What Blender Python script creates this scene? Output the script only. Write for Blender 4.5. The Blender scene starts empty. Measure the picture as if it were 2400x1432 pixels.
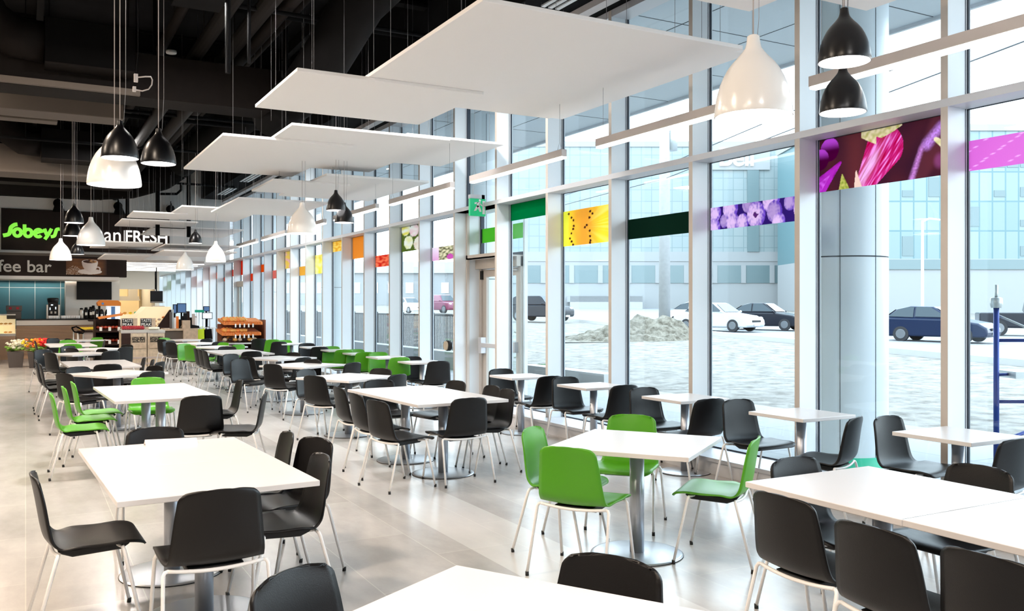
import bpy, bmesh, math, random
from mathutils import Vector, Matrix, noise
PI = math.pi
random.seed(7)
SC = bpy.context.scene
COL = SC.collection
# ------------------------------------------------------------------ camera, world, exposure
cam_d = bpy.data.cameras.new('camera')
cam_d.sensor_width = 36.0
cam_d.lens = 36.0 * 2075 / 2400
cam_d.shift_y = 1.0 / 2400
cam_d.clip_end = 600
cam = bpy.data.objects.new('camera', cam_d)
COL.objects.link(cam)
cam.location = (0, 0, 1.65)
cam.rotation_euler = (PI / 2, 0, -math.radians(28.784))
SC.camera = cam
SC.view_settings.view_transform = 'Standard'
SC.view_settings.look = 'None'
SC.view_settings.gamma = 1
SC.view_settings.use_curve_mapping = False
SC.view_settings.exposure = 0.58
SC.cycles.max_bounces = 8
SC.cycles.transparent_max_bounces = 16
SC.cycles.caustics_reflective = False
SC.cycles.caustics_refractive = False

w = bpy.data.worlds.new('overcast_sky'); SC.world = w; w.use_nodes = True
nt = w.node_tree; nt.nodes.clear()
bgn = nt.nodes.new('ShaderNodeBackground'); wo = nt.nodes.new('ShaderNodeOutputWorld')
tc = nt.nodes.new('ShaderNodeTexCoord'); sx = nt.nodes.new('ShaderNodeSeparateXYZ'); rp = nt.nodes.new('ShaderNodeValToRGB')
nt.links.new(tc.outputs['Generated'], sx.inputs[0]); nt.links.new(sx.outputs['Z'], rp.inputs[0])
rp.color_ramp.elements[0].position = 0.0; rp.color_ramp.elements[0].color = (0.90, 0.955, 1, 1)
rp.color_ramp.elements[1].position = 0.6; rp.color_ramp.elements[1].color = (0.74, 0.87, 1.0, 1)
nt.links.new(rp.outputs[0], bgn.inputs[0]); bgn.inputs[1].default_value = 4.5
nt.links.new(bgn.outputs[0], wo.inputs[0])

def area(name, loc, sx_, sy_, energy, color, rot=(0, 0, 0), spread=PI):
    l = bpy.data.lights.new(name, 'AREA'); l.shape = 'RECTANGLE'; l.size = sx_; l.size_y = sy_
    l.energy = energy; l.color = color; l.spread = spread
    o = bpy.data.objects.new(name, l); COL.objects.link(o); o.location = loc; o.rotation_euler = rot
    return o
WARM = (1.0, 0.82, 0.65); NEUT = (1.0, 0.96, 0.92)
# fill lamps added under the ceiling to brighten the room (their fixtures are built below at the same places)
FILL_LAMPS = [(x, y) for x in (-4.2, -1.2) for y in (0.5, 5.2, 10.2, 15.2, 20.2, 25.4)] + [(1.75, y) for y in (-1.5, 10.65, 20.4)] + [(4.9, y) for y in (0.2, 10.7, 20.9)]
for i, (x, y) in enumerate(FILL_LAMPS):
    area('fill_light', (x, y, 5.1), 0.5, 0.5, 150 if x < 3 else 60, WARM if x < 1 else NEUT)

# ------------------------------------------------------------------ materials
M = {}
def mat(name, col=(.8, .8, .8), rough=.5, metal=0, spec=None, emit=None, estr=1.0, noise_amt=0, nscale=20, bump=0, alpha=None):
    m = bpy.data.materials.new(name); m.use_nodes = True
    b = m.node_tree.nodes['Principled BSDF']; N = m.node_tree.nodes; L = m.node_tree.links
    b.inputs['Base Color'].default_value = (*col, 1); b.inputs['Roughness'].default_value = rough; b.inputs['Metallic'].default_value = metal
    if spec is not None: b.inputs['Specular IOR Level'].default_value = spec
    if emit: b.inputs['Emission Color'].default_value = (*emit, 1); b.inputs['Emission Strength'].default_value = estr
    if noise_amt or bump:
        t = N.new('ShaderNodeTexCoord'); n = N.new('ShaderNodeTexNoise'); n.inputs['Scale'].default_value = nscale; n.inputs['Detail'].default_value = 5
        L.new(t.outputs['Object'], n.inputs['Vector'])
        if noise_amt:
            r = N.new('ShaderNodeValToRGB')
            r.color_ramp.elements[0].position = .3; r.color_ramp.elements[1].position = .7
            r.color_ramp.elements[0].color = (*[c * (1 - noise_amt) for c in col], 1); r.color_ramp.elements[1].color = (*[min(1, c * (1 + noise_amt)) for c in col], 1)
            L.new(n.outputs['Fac'], r.inputs[0]); L.new(r.outputs[0], b.inputs['Base Color'])
        if bump:
            bp = N.new('ShaderNodeBump'); bp.inputs['Strength'].default_value = bump; bp.inputs['Distance'].default_value = .01
            L.new(n.outputs['Fac'], bp.inputs['Height']); L.new(bp.outputs[0], b.inputs['Normal'])
    M[name] = m
    return m
mat('black_plastic', (.0035, .0030, .0032), .39, spec=.36, bump=.08, nscale=220)
mat('green_plastic', (.075, .32, .008), .36, spec=.5, bump=.05, nscale=220)
mat('black_support', (.008, .008, .009), .6)
mat('white_steel', (.82, .81, .80), .3)
mat('rubber', (.01, .01, .01), .7)
mat('laminate', (.68, .655, .648), .28, noise_amt=.01, nscale=4)
mat('laminate_edge', (.70, .68, .67), .4)
mat('pedestal_metal', (.42, .45, .50), .35, .7)
mat('disc_metal', (.55, .57, .60), .3, .8)
mat('aluminium', (.62, .63, .66), .42, .15)
mat('fin_side', (.78, .83, .87), .45)
mat('beige_frame', (.55, .50, .45), .5)
mat('gasket', (.02, .03, .05), .5)
mat('cloud_white', (.90, .875, .86), .8)
mat('shade_white', (.80, .79, .77), .22)
mat('shade_black', (.003, .003, .004), .3, spec=.35)
mat('cable', (.45, .40, .38), .5)
mat('cable_wire', (.25, .25, .26), .5, .3)
mat('bulb', (1, 1, 1), .5, emit=(1.0, .97, .96), estr=5)
mat('tube_glow', (1, 1, 1), .5, emit=(1.0, .97, .93), estr=4.5)
mat('store_tube', (1, 1, 1), .5, emit=(1.0, .97, .9), estr=1.8)
mat('fixture_grey', (.62, .58, .57), .5)
mat('ceiling_black', (.006, .006, .007), .95, spec=.1, noise_amt=.3, nscale=3)
mat('duct_black', (.0028, .0025, .0026), .8, spec=.08, noise_amt=.2, nscale=5)
mat('duct_brown', (.007, .0048, .004), .75, spec=.14, noise_amt=.15, nscale=8)
mat('bulkhead_brown', (.11, .088, .072), .8)
mat('pipe_black', (.003, .003, .0035), .8, spec=.1)
mat('wall_white', (.74, .73, .71), .8)
mat('wall_cream', (.70, .64, .54), .8)
mat('wall_dark', (.10, .085, .07), .9)
mat('sign_brown', (.020, .012, .010), .6, spec=.2, noise_amt=.12, nscale=2)
mat('logo_green', (.22, .75, .06), .4, emit=(.22, .75, .06), estr=.6)
mat('letter_white', (.85, .84, .82), .4, emit=(1, .98, .95), estr=.55)
mat('letter_grey', (.62, .60, .57), .5)
mat('teal_tile', (.05, .16, .22), .15)
mat('grout', (.45, .55, .6), .6)
mat('screen_black', (.004, .004, .005), .3, spec=.25)
mat('stainless', (.62, .58, .53), .35, .6)
mat('slat_brown', (.50, .32, .20), .6)
mat('slat_dark', (.09, .05, .035), .7)
mat('counter_black', (.01, .01, .01), .2)
mat('wood_light', (.55, .42, .30), .5, noise_amt=.15, nscale=12)
mat('wood_crate', (.62, .50, .36), .6, noise_amt=.18, nscale=14)
mat('wood_red', (.20, .07, .035), .5, noise_amt=.15, nscale=10)
mat('dark_wood', (.028, .012, .009), .6, spec=.2)
mat('wicker', (.75, .24, .05), .6, noise_amt=.25, nscale=60)
mat('bread', (.70, .35, .08), .6, noise_amt=.2, nscale=30)
mat('orange_plastic', (.80, .25, .03), .4)
mat('banana', (.85, .62, .03), .5)
mat('apple_red', (.35, .01, .02), .25)
mat('tomato', (.42, .05, .02), .35)
mat('tag_white', (.80, .79, .75), .6)
mat('flower_white', (.85, .82, .66), .7)
mat('flower_red', (.75, .02, .02), .6)
mat('flower_yellow', (.85, .60, .03), .6)
mat('flower_orange', (.85, .22, .03), .6)
mat('leaf', (.18, .36, .04), .6)
mat('pot_grey', (.09, .075, .07), .6)
mat('screen_blue', (.03, .07, .15), .25, emit=(.1, .2, .4), estr=.4)
mat('bag_yellow', (.62, .78, .02), .5)
mat('bag_green', (.0, .42, .24), .5)
mat('white_plastic', (.80, .80, .80), .35)
mat('sign_green', (.01, .35, .14), .4, emit=(.01, .38, .16), estr=.45)
mat('paper', (.9, .88, .88), .7)
mat('asphalt', (.22, .225, .24), .8, noise_amt=.06, nscale=.8)
mat('kerb', (.40, .40, .39), .8)
mat('scaffold_blue', (.01, .035, .20), .4, .3)
mat('galvanised', (.45, .48, .48), .4, .6)
mat('column_panel', (.60, .66, .70), .3)
mat('soffit_panel', (.62, .66, .70), .6)
mat('joint_dark', (.05, .06, .07), .7)
mat('concrete', (.32, .33, .335), .8, noise_amt=.06, nscale=6)
mat('car_navy', (.006, .014, .04), .25, spec=.25)
mat('car_black', (.010, .012, .018), .25, spec=.25)
mat('car_silver', (.55, .58, .62), .25, .3)
mat('car_white', (.80, .82, .84), .25)
mat('car_red', (.14, .015, .05), .25)
mat('car_glass', (.02, .035, .045), .1, spec=.4)
mat('tyre', (.015, .015, .017), .8)
mat('hub', (.16, .17, .18), .35, .6)
mat('lamp_lens', (.8, .8, .82), .15)
mat('fence_black', (.012, .014, .018), .6)
mat('dirt', (.50, .47, .43), .95)
mat('shrub', (.06, .13, .05), .8)
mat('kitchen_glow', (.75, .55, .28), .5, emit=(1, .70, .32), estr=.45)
mat('fridge_glow', (.8, .9, .95), .3, emit=(.8, .92, 1), estr=.5)
mat('clock_beige', (.5, .42, .32), .5)
mat('bakery_glow', (.75, .58, .38), .5, emit=(1, .80, .48), estr=.4)
mat('cardboard_grey', (.5, .42, .38), .7)

def glass_mat(name, tint=(.93, .98, .99), refl=.07):
    m = bpy.data.materials.new(name); m.use_nodes = True; N = m.node_tree.nodes; L = m.node_tree.links; N.clear()
    o = N.new('ShaderNodeOutputMaterial'); mx = N.new('ShaderNodeMixShader'); t = N.new('ShaderNodeBsdfTransparent'); g = N.new('ShaderNodeBsdfGlossy')
    ge = N.new('ShaderNodeNewGeometry'); dt = N.new('ShaderNodeVectorMath'); dt.operation = 'DOT_PRODUCT'
    L.new(ge.outputs['Normal'], dt.inputs[0]); L.new(ge.outputs['Incoming'], dt.inputs[1])
    def mth(op, a, b=None):
        n = N.new('ShaderNodeMath'); n.operation = op
        for i_, q in enumerate((a, b)):
            if q is None: continue
            if isinstance(q, (int, float)): n.inputs[i_].default_value = q
            else: L.new(q, n.inputs[i_])
        return n.outputs[0]
    f_ = mth('ADD', mth('MULTIPLY', mth('POWER', mth('SUBTRACT', 1.0, mth('ABSOLUTE', dt.outputs['Value'])), 5.0), .6), .03)
    t.inputs['Color'].default_value = (*tint, 1); g.inputs['Roughness'].default_value = .01; g.inputs['Color'].default_value = (.9, .95, 1, 1)
    L.new(f_, mx.inputs[0]); L.new(t.outputs[0], mx.inputs[1]); L.new(g.outputs[0], mx.inputs[2]); L.new(mx.outputs[0], o.inputs[0])
    M[name] = m
    return m
glass_mat('window_glass')
glass_mat('clear_glass', (.95, .97, .95))

def film_mat(name, col=None):
    """printed window film: lets part of the daylight through in its own colour"""
    m = bpy.data.materials.new(name); m.use_nodes = True; N = m.node_tree.nodes; L = m.node_tree.links; N.clear()
    o = N.new('ShaderNodeOutputMaterial'); a = N.new('ShaderNodeAddShader'); d = N.new('ShaderNodeBsdfDiffuse'); t = N.new('ShaderNodeBsdfTranslucent')
    mx = N.new('ShaderNodeMixShader'); mx.inputs[0].default_value = .55
    if col:
        d.inputs['Color'].default_value = (*col, 1); t.inputs['Color'].default_value = (*col, 1)
    else:
        at = N.new('ShaderNodeAttribute'); at.attribute_name = 'Col'
        L.new(at.outputs['Color'], d.inputs['Color']); L.new(at.outputs['Color'], t.inputs['Color'])
    L.new(d.outputs[0], mx.inputs[1]); L.new(t.outputs[0], mx.inputs[2]); L.new(mx.outputs[0], o.inputs[0])
    M[name] = m
    return m
film_mat('film_picture')
def attr_mat(name, rough=.6, emit=0):
    m = bpy.data.materials.new(name); m.use_nodes = True; N = m.node_tree.nodes; L = m.node_tree.links
    b = N['Principled BSDF']; at = N.new('ShaderNodeAttribute'); at.attribute_name = 'Col'
    L.new(at.outputs['Color'], b.inputs['Base Color']); b.inputs['Roughness'].default_value = rough
    if emit: L.new(at.outputs['Color'], b.inputs['Emission Color']); b.inputs['Emission Strength'].default_value = emit
    M[name] = m
attr_mat('print_picture')

def ground_mat(name, c1, c2, scale, detail=8, bump=.4, c3=None):
    m = bpy.data.materials.new(name); m.use_nodes = True; N = m.node_tree.nodes; L = m.node_tree.links; b = N['Principled BSDF']
    t = N.new('ShaderNodeTexCoord'); n = N.new('ShaderNodeTexNoise'); n.inputs['Scale'].default_value = scale; n.inputs['Detail'].default_value = detail; n.inputs['Roughness'].default_value = .7
    r = N.new('ShaderNodeValToRGB'); r.color_ramp.elements[0].position = .35; r.color_ramp.elements[1].position = .6
    r.color_ramp.elements[0].color = (*c1, 1); r.color_ramp.elements[1].color = (*c2, 1)
    L.new(t.outputs['Object'], n.inputs['Vector']); L.new(n.outputs['Fac'], r.inputs[0]); L.new(r.outputs[0], b.inputs['Base Color'])
    bp = N.new('ShaderNodeBump'); bp.inputs['Strength'].default_value = bump; bp.inputs['Distance'].default_value = .05
    L.new(n.outputs['Fac'], bp.inputs['Height']); L.new(bp.outputs[0], b.inputs['Normal']); b.inputs['Roughness'].default_value = .95
    M[name] = m
ground_mat('dirt_ground', (.085, .075, .062), (.235, .222, .20), 2.2)
ground_mat('rubble', (.055, .045, .03), (.20, .18, .145), 4)

def floor_mat():
    m = bpy.data.materials.new('floor_tile'); m.use_nodes = True; N = m.node_tree.nodes; L = m.node_tree.links; b = N['Principled BSDF']
    t = N.new('ShaderNodeTexCoord'); mp = N.new('ShaderNodeMapping'); mp.inputs['Rotation'].default_value = (0, 0, PI / 2)
    L.new(t.outputs['Object'], mp.inputs[0])
    br = N.new('ShaderNodeTexBrick'); br.offset = .5; br.inputs['Scale'].default_value = 1; br.inputs['Brick Width'].default_value = 1.2; br.inputs['Row Height'].default_value = .6
    br.inputs['Mortar Size'].default_value = .0035; br.inputs['Mortar Smooth'].default_value = .1; br.inputs['Bias'].default_value = 0
    br.inputs['Color1'].default_value = (.43, .415, .40, 1); br.inputs['Color2'].default_value = (.49, .475, .46, 1); br.inputs['Mortar'].default_value = (.55, .53, .50, 1)
    L.new(mp.outputs[0], br.inputs['Vector'])
    n = N.new('ShaderNodeTexNoise'); n.inputs['Scale'].default_value = 2.5; n.inputs['Detail'].default_value = 8; n.inputs['Roughness'].default_value = .65
    st = N.new('ShaderNodeMapping'); st.inputs['Scale'].default_value = (1, .45, 1); L.new(t.outputs['Object'], st.inputs[0]); L.new(st.outputs[0], n.inputs['Vector'])
    r = N.new('ShaderNodeValToRGB'); r.color_ramp.elements[0].position = .3; r.color_ramp.elements[1].position = .7
    r.color_ramp.elements[0].color = (.80, .80, .80, 1); r.color_ramp.elements[1].color = (1.12, 1.11, 1.10, 1)
    L.new(n.outputs['Fac'], r.inputs[0])
    mu = N.new('ShaderNodeMixRGB'); mu.blend_type = 'MULTIPLY'; mu.inputs[0].default_value = 1
    L.new(br.outputs['Color'], mu.inputs[1]); L.new(r.outputs[0], mu.inputs[2])
    # paler tile band running along the room
    sp = N.new('ShaderNodeSeparateXYZ'); L.new(t.outputs['Object'], sp.inputs[0])
    a = N.new('ShaderNodeMath'); a.operation = 'SUBTRACT'; a.inputs[1].default_value = 2.95; L.new(sp.outputs['X'], a.inputs[0])
    ab = N.new('ShaderNodeMath'); ab.operation = 'ABSOLUTE'; L.new(a.outputs[0], ab.inputs[0])
    lt = N.new('ShaderNodeMath'); lt.operation = 'LESS_THAN'; lt.inputs[1].default_value = .3; L.new(ab.outputs[0], lt.inputs[0])
    ml = N.new('ShaderNodeMath'); ml.operation = 'MULTIPLY'; ml.inputs[1].default_value = .45; L.new(lt.outputs[0], ml.inputs[0])
    mx = N.new('ShaderNodeMixRGB'); mx.inputs[2].default_value = (.70, .69, .68, 1); L.new(ml.outputs[0], mx.inputs[0]); L.new(mu.outputs[0], mx.inputs[1])
    L.new(mx.outputs[0], b.inputs['Base Color'])
    b.inputs['Roughness'].default_value = .22; b.inputs['Specular IOR Level'].default_value = .5
    bp = N.new('ShaderNodeBump'); bp.inputs['Strength'].default_value = .06; bp.inputs['Distance'].default_value = .004; L.new(br.outputs['Fac'], bp.inputs['Height']); bp.invert = True
    L.new(bp.outputs[0], b.inputs['Normal'])
    M['floor_tile'] = m
floor_mat()

def brick_mat(name, c1, c2, mortar, bw, rh, ms, rough=.7, rot=None, scale=1, offset=.5, emit=0):
    m = bpy.data.materials.new(name); m.use_nodes = True; N = m.node_tree.nodes; L = m.node_tree.links; b = N['Principled BSDF']
    t = N.new('ShaderNodeTexCoord'); mp = N.new('ShaderNodeMapping')
    if rot: mp.inputs['Rotation'].default_value = rot
    br = N.new('ShaderNodeTexBrick'); br.offset = offset; br.inputs['Scale'].default_value = scale
    br.inputs['Brick Width'].default_value = bw; br.inputs['Row Height'].default_value = rh; br.inputs['Mortar Size'].default_value = ms
    br.inputs['Color1'].default_value = (*c1, 1); br.inputs['Color2'].default_value = (*c2, 1); br.inputs['Mortar'].default_value = (*mortar, 1)
    L.new(t.outputs['Object'], mp.inputs[0]); L.new(mp.outputs[0], br.inputs['Vector']); L.new(br.outputs['Color'], b.inputs['Base Color']); b.inputs['Roughness'].default_value = rough
    M[name] = m
brick_mat('paving', (.27, .28, .29), (.30, .31, .32), (.21, .22, .23), 1.5, 1.5, .012, .8, offset=0)

# ------------------------------------------------------------------ mesh helpers
def bm_new(): return bmesh.new()
def box(bm, x0, x1, y0, y1, z0, z1, mi=0):
    vs = [bm.verts.new((x, y, z)) for z in (z0, z1) for y in (y0, y1) for x in (x0, x1)]
    for f in ((0, 2, 3, 1), (4, 5, 7, 6), (0, 1, 5, 4), (2, 6, 7, 3), (0, 4, 6, 2), (1, 3, 7, 5)):
        bm.faces.new([vs[i] for i in f]).material_index = mi
    return bm
def _frame(d):
    d = d.normalized(); u = Vector((0, 0, 1)) if abs(d.z) < .95 else Vector((1, 0, 0))
    a = d.cross(u).normalized(); return a, d.cross(a).normalized()
def tube(bm, pts, r, n=8, cap=True, mi=0):
    pts = [Vector(p) for p in pts]; rs = r if isinstance(r, (list, tuple)) else [r] * len(pts)
    rings = []; a = None
    for i, p in enumerate(pts):
        d = (pts[min(i + 1, len(pts) - 1)] - pts[max(i - 1, 0)])
        if a is None: a, b = _frame(d)
        else:
            dn = d.normalized(); a = (a - dn * a.dot(dn)).normalized(); b = dn.cross(a).normalized()
        rings.append([bm.verts.new(p + (a * math.cos(t * 2 * PI / n) + b * math.sin(t * 2 * PI / n)) * rs[i]) for t in range(n)])
    for k in range(len(rings) - 1):
        for t in range(n):
            f = bm.faces.new([rings[k][t], rings[k][(t + 1) % n], rings[k + 1][(t + 1) % n], rings[k + 1][t]]); f.smooth = True; f.material_index = mi
    if cap:
        bm.faces.new(rings[0][::-1]).material_index = mi; bm.faces.new(rings[-1]).material_index = mi
    return bm
def lathe(bm, prof, n=32, c=(0, 0, 0), cap0=False, cap1=False, smooth=True, mi=0):
    rings = []
    for r, z in prof:
        rings.append([bm.verts.new((c[0] + r * math.cos(2 * PI * t / n), c[1] + r * math.sin(2 * PI * t / n), c[2] + z)) for t in range(n)])
    for k in range(len(rings) - 1):
        for t in range(n):
            f = bm.faces.new([rings[k][t], rings[k][(t + 1) % n], rings[k + 1][(t + 1) % n], rings[k + 1][t]]); f.smooth = smooth; f.material_index = mi
    if cap0: bm.faces.new(rings[0][::-1]).material_index = mi
    if cap1: bm.faces.new(rings[-1]).material_index = mi
    return bm
def prism(bm, poly, a0, a1, axis='z', mi=0):
    """extrude a 2-D outline: axis z -> (x,y), y -> (x,z), x -> (y,z)"""
    def P(u, v, a): return (u, v, a) if axis == 'z' else ((u, a, v) if axis == 'y' else (a, u, v))
    lo = [bm.verts.new(P(u, v, a0)) for u, v in poly]; hi = [bm.verts.new(P(u, v, a1)) for u, v in poly]
    n = len(poly)
    for f in ([lo[::-1], hi] + [[lo[i], lo[(i + 1) % n], hi[(i + 1) % n], hi[i]] for i in range(n)]):
        bm.faces.new(f).material_index = mi
    return bm
def blob(bm, c, r, sx_=1, sy_=1, sz=1, seg=8, jit=0, mi=0):
    k = bmesh.ops.create_icosphere(bm, subdivisions=1 if seg < 10 else 2, radius=r, matrix=Matrix.Translation(c) @ Matrix.Diagonal((sx_, sy_, sz, 1)))
    for v in k['verts']:
        if jit: v.co += Vector((random.uniform(-jit, jit), random.uniform(-jit, jit), random.uniform(-jit, jit)))
        for f in v.link_faces: f.smooth = not jit; f.material_index = mi
    return bm
def obj(name, bm, m, parent=None, loc=None, bevel=0, rotz=None):
    bmesh.ops.recalc_face_normals(bm, faces=bm.faces[:])
    me = bpy.data.meshes.new(name); bm.to_mesh(me); bm.free()
    for q in (m if isinstance(m, (list, tuple)) else [m]): me.materials.append(M[q])
    o = bpy.data.objects.new(name, me); COL.objects.link(o)
    if parent: o.parent = parent
    if loc: o.location = loc
    if rotz is not None: o.rotation_euler = (0, 0, rotz)
    if bevel:
        b = o.modifiers.new('bevel', 'BEVEL'); b.width = bevel; b.segments = 2; b.limit_method = 'ANGLE'
    return o
def tag(o, label, cat, group=None, kind=None):
    o['label'] = label; o['category'] = cat
    if group: o['group'] = group
    if kind: o['kind'] = kind
    return o
def thing(name, label, cat, loc=(0, 0, 0), rotz=0, group=None):
    o = bpy.data.objects.new(name, None); COL.objects.link(o); o.empty_display_size = .1
    o.location = loc; o.rotation_euler = (0, 0, rotz)
    return tag(o, label, cat, group)
def struct(name, bm, m, parent=None, loc=None):
    o = obj(name, bm, m, parent, loc)
    if not parent: o['kind'] = 'structure'
    return o
def copy_tree(o, loc, rotz, label, cat=None, group=None):
    r = o.copy(); COL.objects.link(r); r.location = loc; r.rotation_euler = (0, 0, rotz); r['label'] = label
    if cat: r['category'] = cat
    if group: r['group'] = group
    for ch in list(o.children):
        c = ch.copy(); COL.objects.link(c); c.parent = r
        for g in list(ch.children):
            d = g.copy(); COL.objects.link(d); d.parent = c
    return r
def text_obj(name, s, size, m, parent=None, loc=(0, 0, 0), rot=(PI / 2, 0, 0), extrude=.01, offset=0, align='LEFT', spacing=1.0, sxy=None):
    cu = bpy.data.curves.new(name, 'FONT'); cu.body = s; cu.size = size; cu.extrude = extrude; cu.offset = offset; cu.align_x = align; cu.space_character = spacing
    tmp = bpy.data.objects.new(name + '_t', cu); COL.objects.link(tmp)
    dg = bpy.context.evaluated_depsgraph_get(); me = bpy.data.meshes.new_from_object(tmp.evaluated_get(dg))
    bpy.data.objects.remove(tmp); me.materials.clear(); me.materials.append(M[m])
    o = bpy.data.objects.new(name, me); COL.objects.link(o); o.location = loc; o.rotation_euler = rot
    if sxy: o.scale = (sxy[0], sxy[1], 1)
    if parent: o.parent = parent
    return o
def picture(name, w_, h_, nx, ny, fn, m, parent=None, loc=(0, 0, 0), rot=(0, 0, 0), thick=.002):
    """flat print: a grid in local XZ (x 0..w, z 0..h) whose colours come from fn(u, v)"""
    verts = [(w_ * i / nx, 0, h_ * j / ny) for j in range(ny + 1) for i in range(nx + 1)]
    faces = [(j * (nx + 1) + i, j * (nx + 1) + i + 1, (j + 1) * (nx + 1) + i + 1, (j + 1) * (nx + 1) + i) for j in range(ny) for i in range(nx)]
    me = bpy.data.meshes.new(name); me.from_pydata(verts, [], faces)
    ca = me.color_attributes.new('Col', 'FLOAT_COLOR', 'POINT')
    k = 0
    for j in range(ny + 1):
        for i in range(nx + 1):
            c = fn(i / nx, j / ny); ca.data[k].color = (c[0], c[1], c[2], 1); k += 1
    me.materials.append(M[m])
    o = bpy.data.objects.new(name, me); COL.objects.link(o); o.location = loc; o.rotation_euler = rot
    if parent: o.parent = parent
    return o
# ------------------------------------------------------------------ room shell
W = 6.09; G = 6.33; FLOORTOP = 0.0
def finY(i): return 4.325 + 1.445 * i + max(0, min(.1, .012 * i))
bm = bm_new(); box(bm, -9, 5.9, -6, 52, -.2, 0); struct('floor', bm, 'floor_tile')
bm = bm_new(); box(bm, -9, 6.6, -6, 31, 6.4, 6.6); struct('ceiling', bm, 'ceiling_black')
bm = bm_new(); box(bm, 5.98, 6.09, -6, 31, 5.16, 6.4); struct('trim_1', bm, 'duct_black')
bm = bm_new(); box(bm, 6.09, 6.5, -6, 31, 5.2, 6.4); struct('trim_2', bm, 'soffit_panel')
bm = bm_new(); box(bm, -9.2, -9, -6, 52, -.2, 6.6); struct('wall_left', bm, 'wall_dark')
bm = bm_new(); box(bm, -9, 6.6, -6.2, -6, -.2, 6.6); struct('wall_back', bm, 'slat_dark')
# sill / kerb below the glass
bm = bm_new(); box(bm, 5.9, 6.35, -6, 49, -.2, .13); box(bm, 5.87, 6.35, -6, 49, .13, .165); struct('baseboard_right', bm, ['aluminium'])
bm = bm_new(); box(bm, W - .003, G + .02, -6, 49, 3.155, 3.215); struct('trim_3', bm, 'aluminium')
bm = bm_new(); box(bm, W + .003, G + .02, -6, 31, 5.08, 5.16); struct('trim_4', bm, 'aluminium')
n_tr = 5
for i in range(-3, 32):
    y = finY(i); top = 5.2 if y < 31 else 3.2
    bm = bm_new(); box(bm, W, G + .03, y - .06, y, .165, top)
    for f in bm.faces:
        f.material_index = 1 if f.calc_center_median().x < W + .001 else 0
    fo = struct('trim_%d' % n_tr, bm, ['fin_side', 'beige_frame' if True else 'aluminium']); n_tr += 1
for k in range(-3, 32):
    y0, y1 = finY(k - 1), finY(k) - .06
    if k == 6: continue
    wn = bm_new(); box(wn, G, G + .008, y0, y1, .165, 3.16)
    if y1 < 31: box(wn, G, G + .008, y0, y1, 3.21, 5.1)
    wo_ = struct('window_%d' % (k + 4), wn, 'window_glass')
    fr = bm_new()
    tops = [(.165, 3.16)] + ([(3.21, 5.1)] if y1 < 31 else [])
    for za, zb in tops:
        box(fr, G - .034, G - .029, y1 - .003, y1, za, zb); box(fr, G - .010, G + .010, y1 - .012, y1, za, zb); box(fr, G - .010, G + .010, y0, y0 + .012, za, zb)
        box(fr, G - .01, G + .01, y0, y1, za, za + .015); box(fr, G - .01, G + .01, y0, y1, zb - .010, zb)
    f_ = obj('window_frame', fr, 'gasket', wo_)
# ---- door bay (k = 6): vestibule box pushed outwards
y0, y1 = finY(5), finY(6) - .06
GD = 6.58
bm = bm_new(); box(bm, G, G + .008, y0, y1, 3.21, 5.1); wd = struct('window_10', bm, 'window_glass')
fr = bm_new(); box(fr, G - .025, G + .03, y1 - .022, y1, 3.21, 5.1); box(fr, G - .025, G + .03, y0, y0 + .012, 3.21, 5.1); obj('window_frame', fr, 'gasket', wd)
bm = bm_new()
box(bm, G + .03, GD + .04, y1, y1 + .06, 0, 3.2); box(bm, GD - .01, GD + .04, y0 - .05, y0, 0, 3.2)
box(bm, W, GD + .04, y0, y1, 3.155, 3.2); struct('trim_%d' % n_tr, bm, 'fin_side'); n_tr += 1
bm = bm_new(); box(bm, G - .04, G, y1 - .05, y1, .0, 3.155); box(bm, G - .04, G, y0, y0 + .05, .0, 3.155); box(bm, G - .04, G, y0, y1, 2.40, 2.47)
box(bm, G - .04, GD, y0, y1, 2.40, 2.42); struct('trim_%d' % n_tr, bm, 'beige_frame'); n_tr += 1
bm = bm_new(); box(bm, GD, GD + .008, y0, y1, 2.47, 3.155); wd = struct('window_36', bm, 'window_glass')
bm = bm_new(); box(bm, GD - .03, GD + .03, y1 - .03, y1, 2.42, 3.155); box(bm, GD - .03, GD + .03, y0, y1, 2.42, 2.47); obj('window_frame', bm, 'gasket', wd)
bm = bm_new(); box(bm, 5.87, GD + .1, y0, y1, -.2, .005); struct('floor_threshold', bm, 'aluminium').name = 'trim_%d' % n_tr; n_tr += 1
dr = bpy.data.objects.new('door_1', None); COL.objects.link(dr); dr['kind'] = 'structure'; dr.location = (GD, y0, 0)
bm = bm_new(); wy = y1 - y0
box(bm, -.05, .05, 0, .08, .005, 2.40); box(bm, -.05, .05, wy - .08, wy, .005, 2.40); box(bm, -.12, .05, 0, wy, 2.25, 2.40); obj('door_frame', bm, 'beige_frame', dr)
bm = bm_new(); box(bm, -.025, .025, .09, .19, .02, 2.24); box(bm, -.025, .025, wy - .21, wy - .09, .02, 2.24); box(bm, -.025, .025, .19, wy - .21, 2.12, 2.24); box(bm, -.025, .025, .19, wy - .21, .02, .26); obj('door_leaf', bm, 'beige_frame', dr)
bm = bm_new(); box(bm, -.004, .004, .19, wy - .21, .26, 2.12); obj('door_glass', bm, 'window_glass', dr)
bm = bm_new(); box(bm, -.11, -.06, .16, wy - .12, .98, 1.05); box(bm, -.12, -.02, wy - .2, wy - .1, .88, 1.14); box(bm, -.10, -.02, .12, .2, .94, 1.10); obj('panic_bar', bm, 'aluminium', dr, bevel=.006)
bm = bm_new(); tube(bm, [(.03, .35, .85), (.12, .35, .88), (.12, .35, 1.22), (.03, .35, 1.25)], .012); obj('pull_handle', bm, 'stainless', dr)
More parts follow.
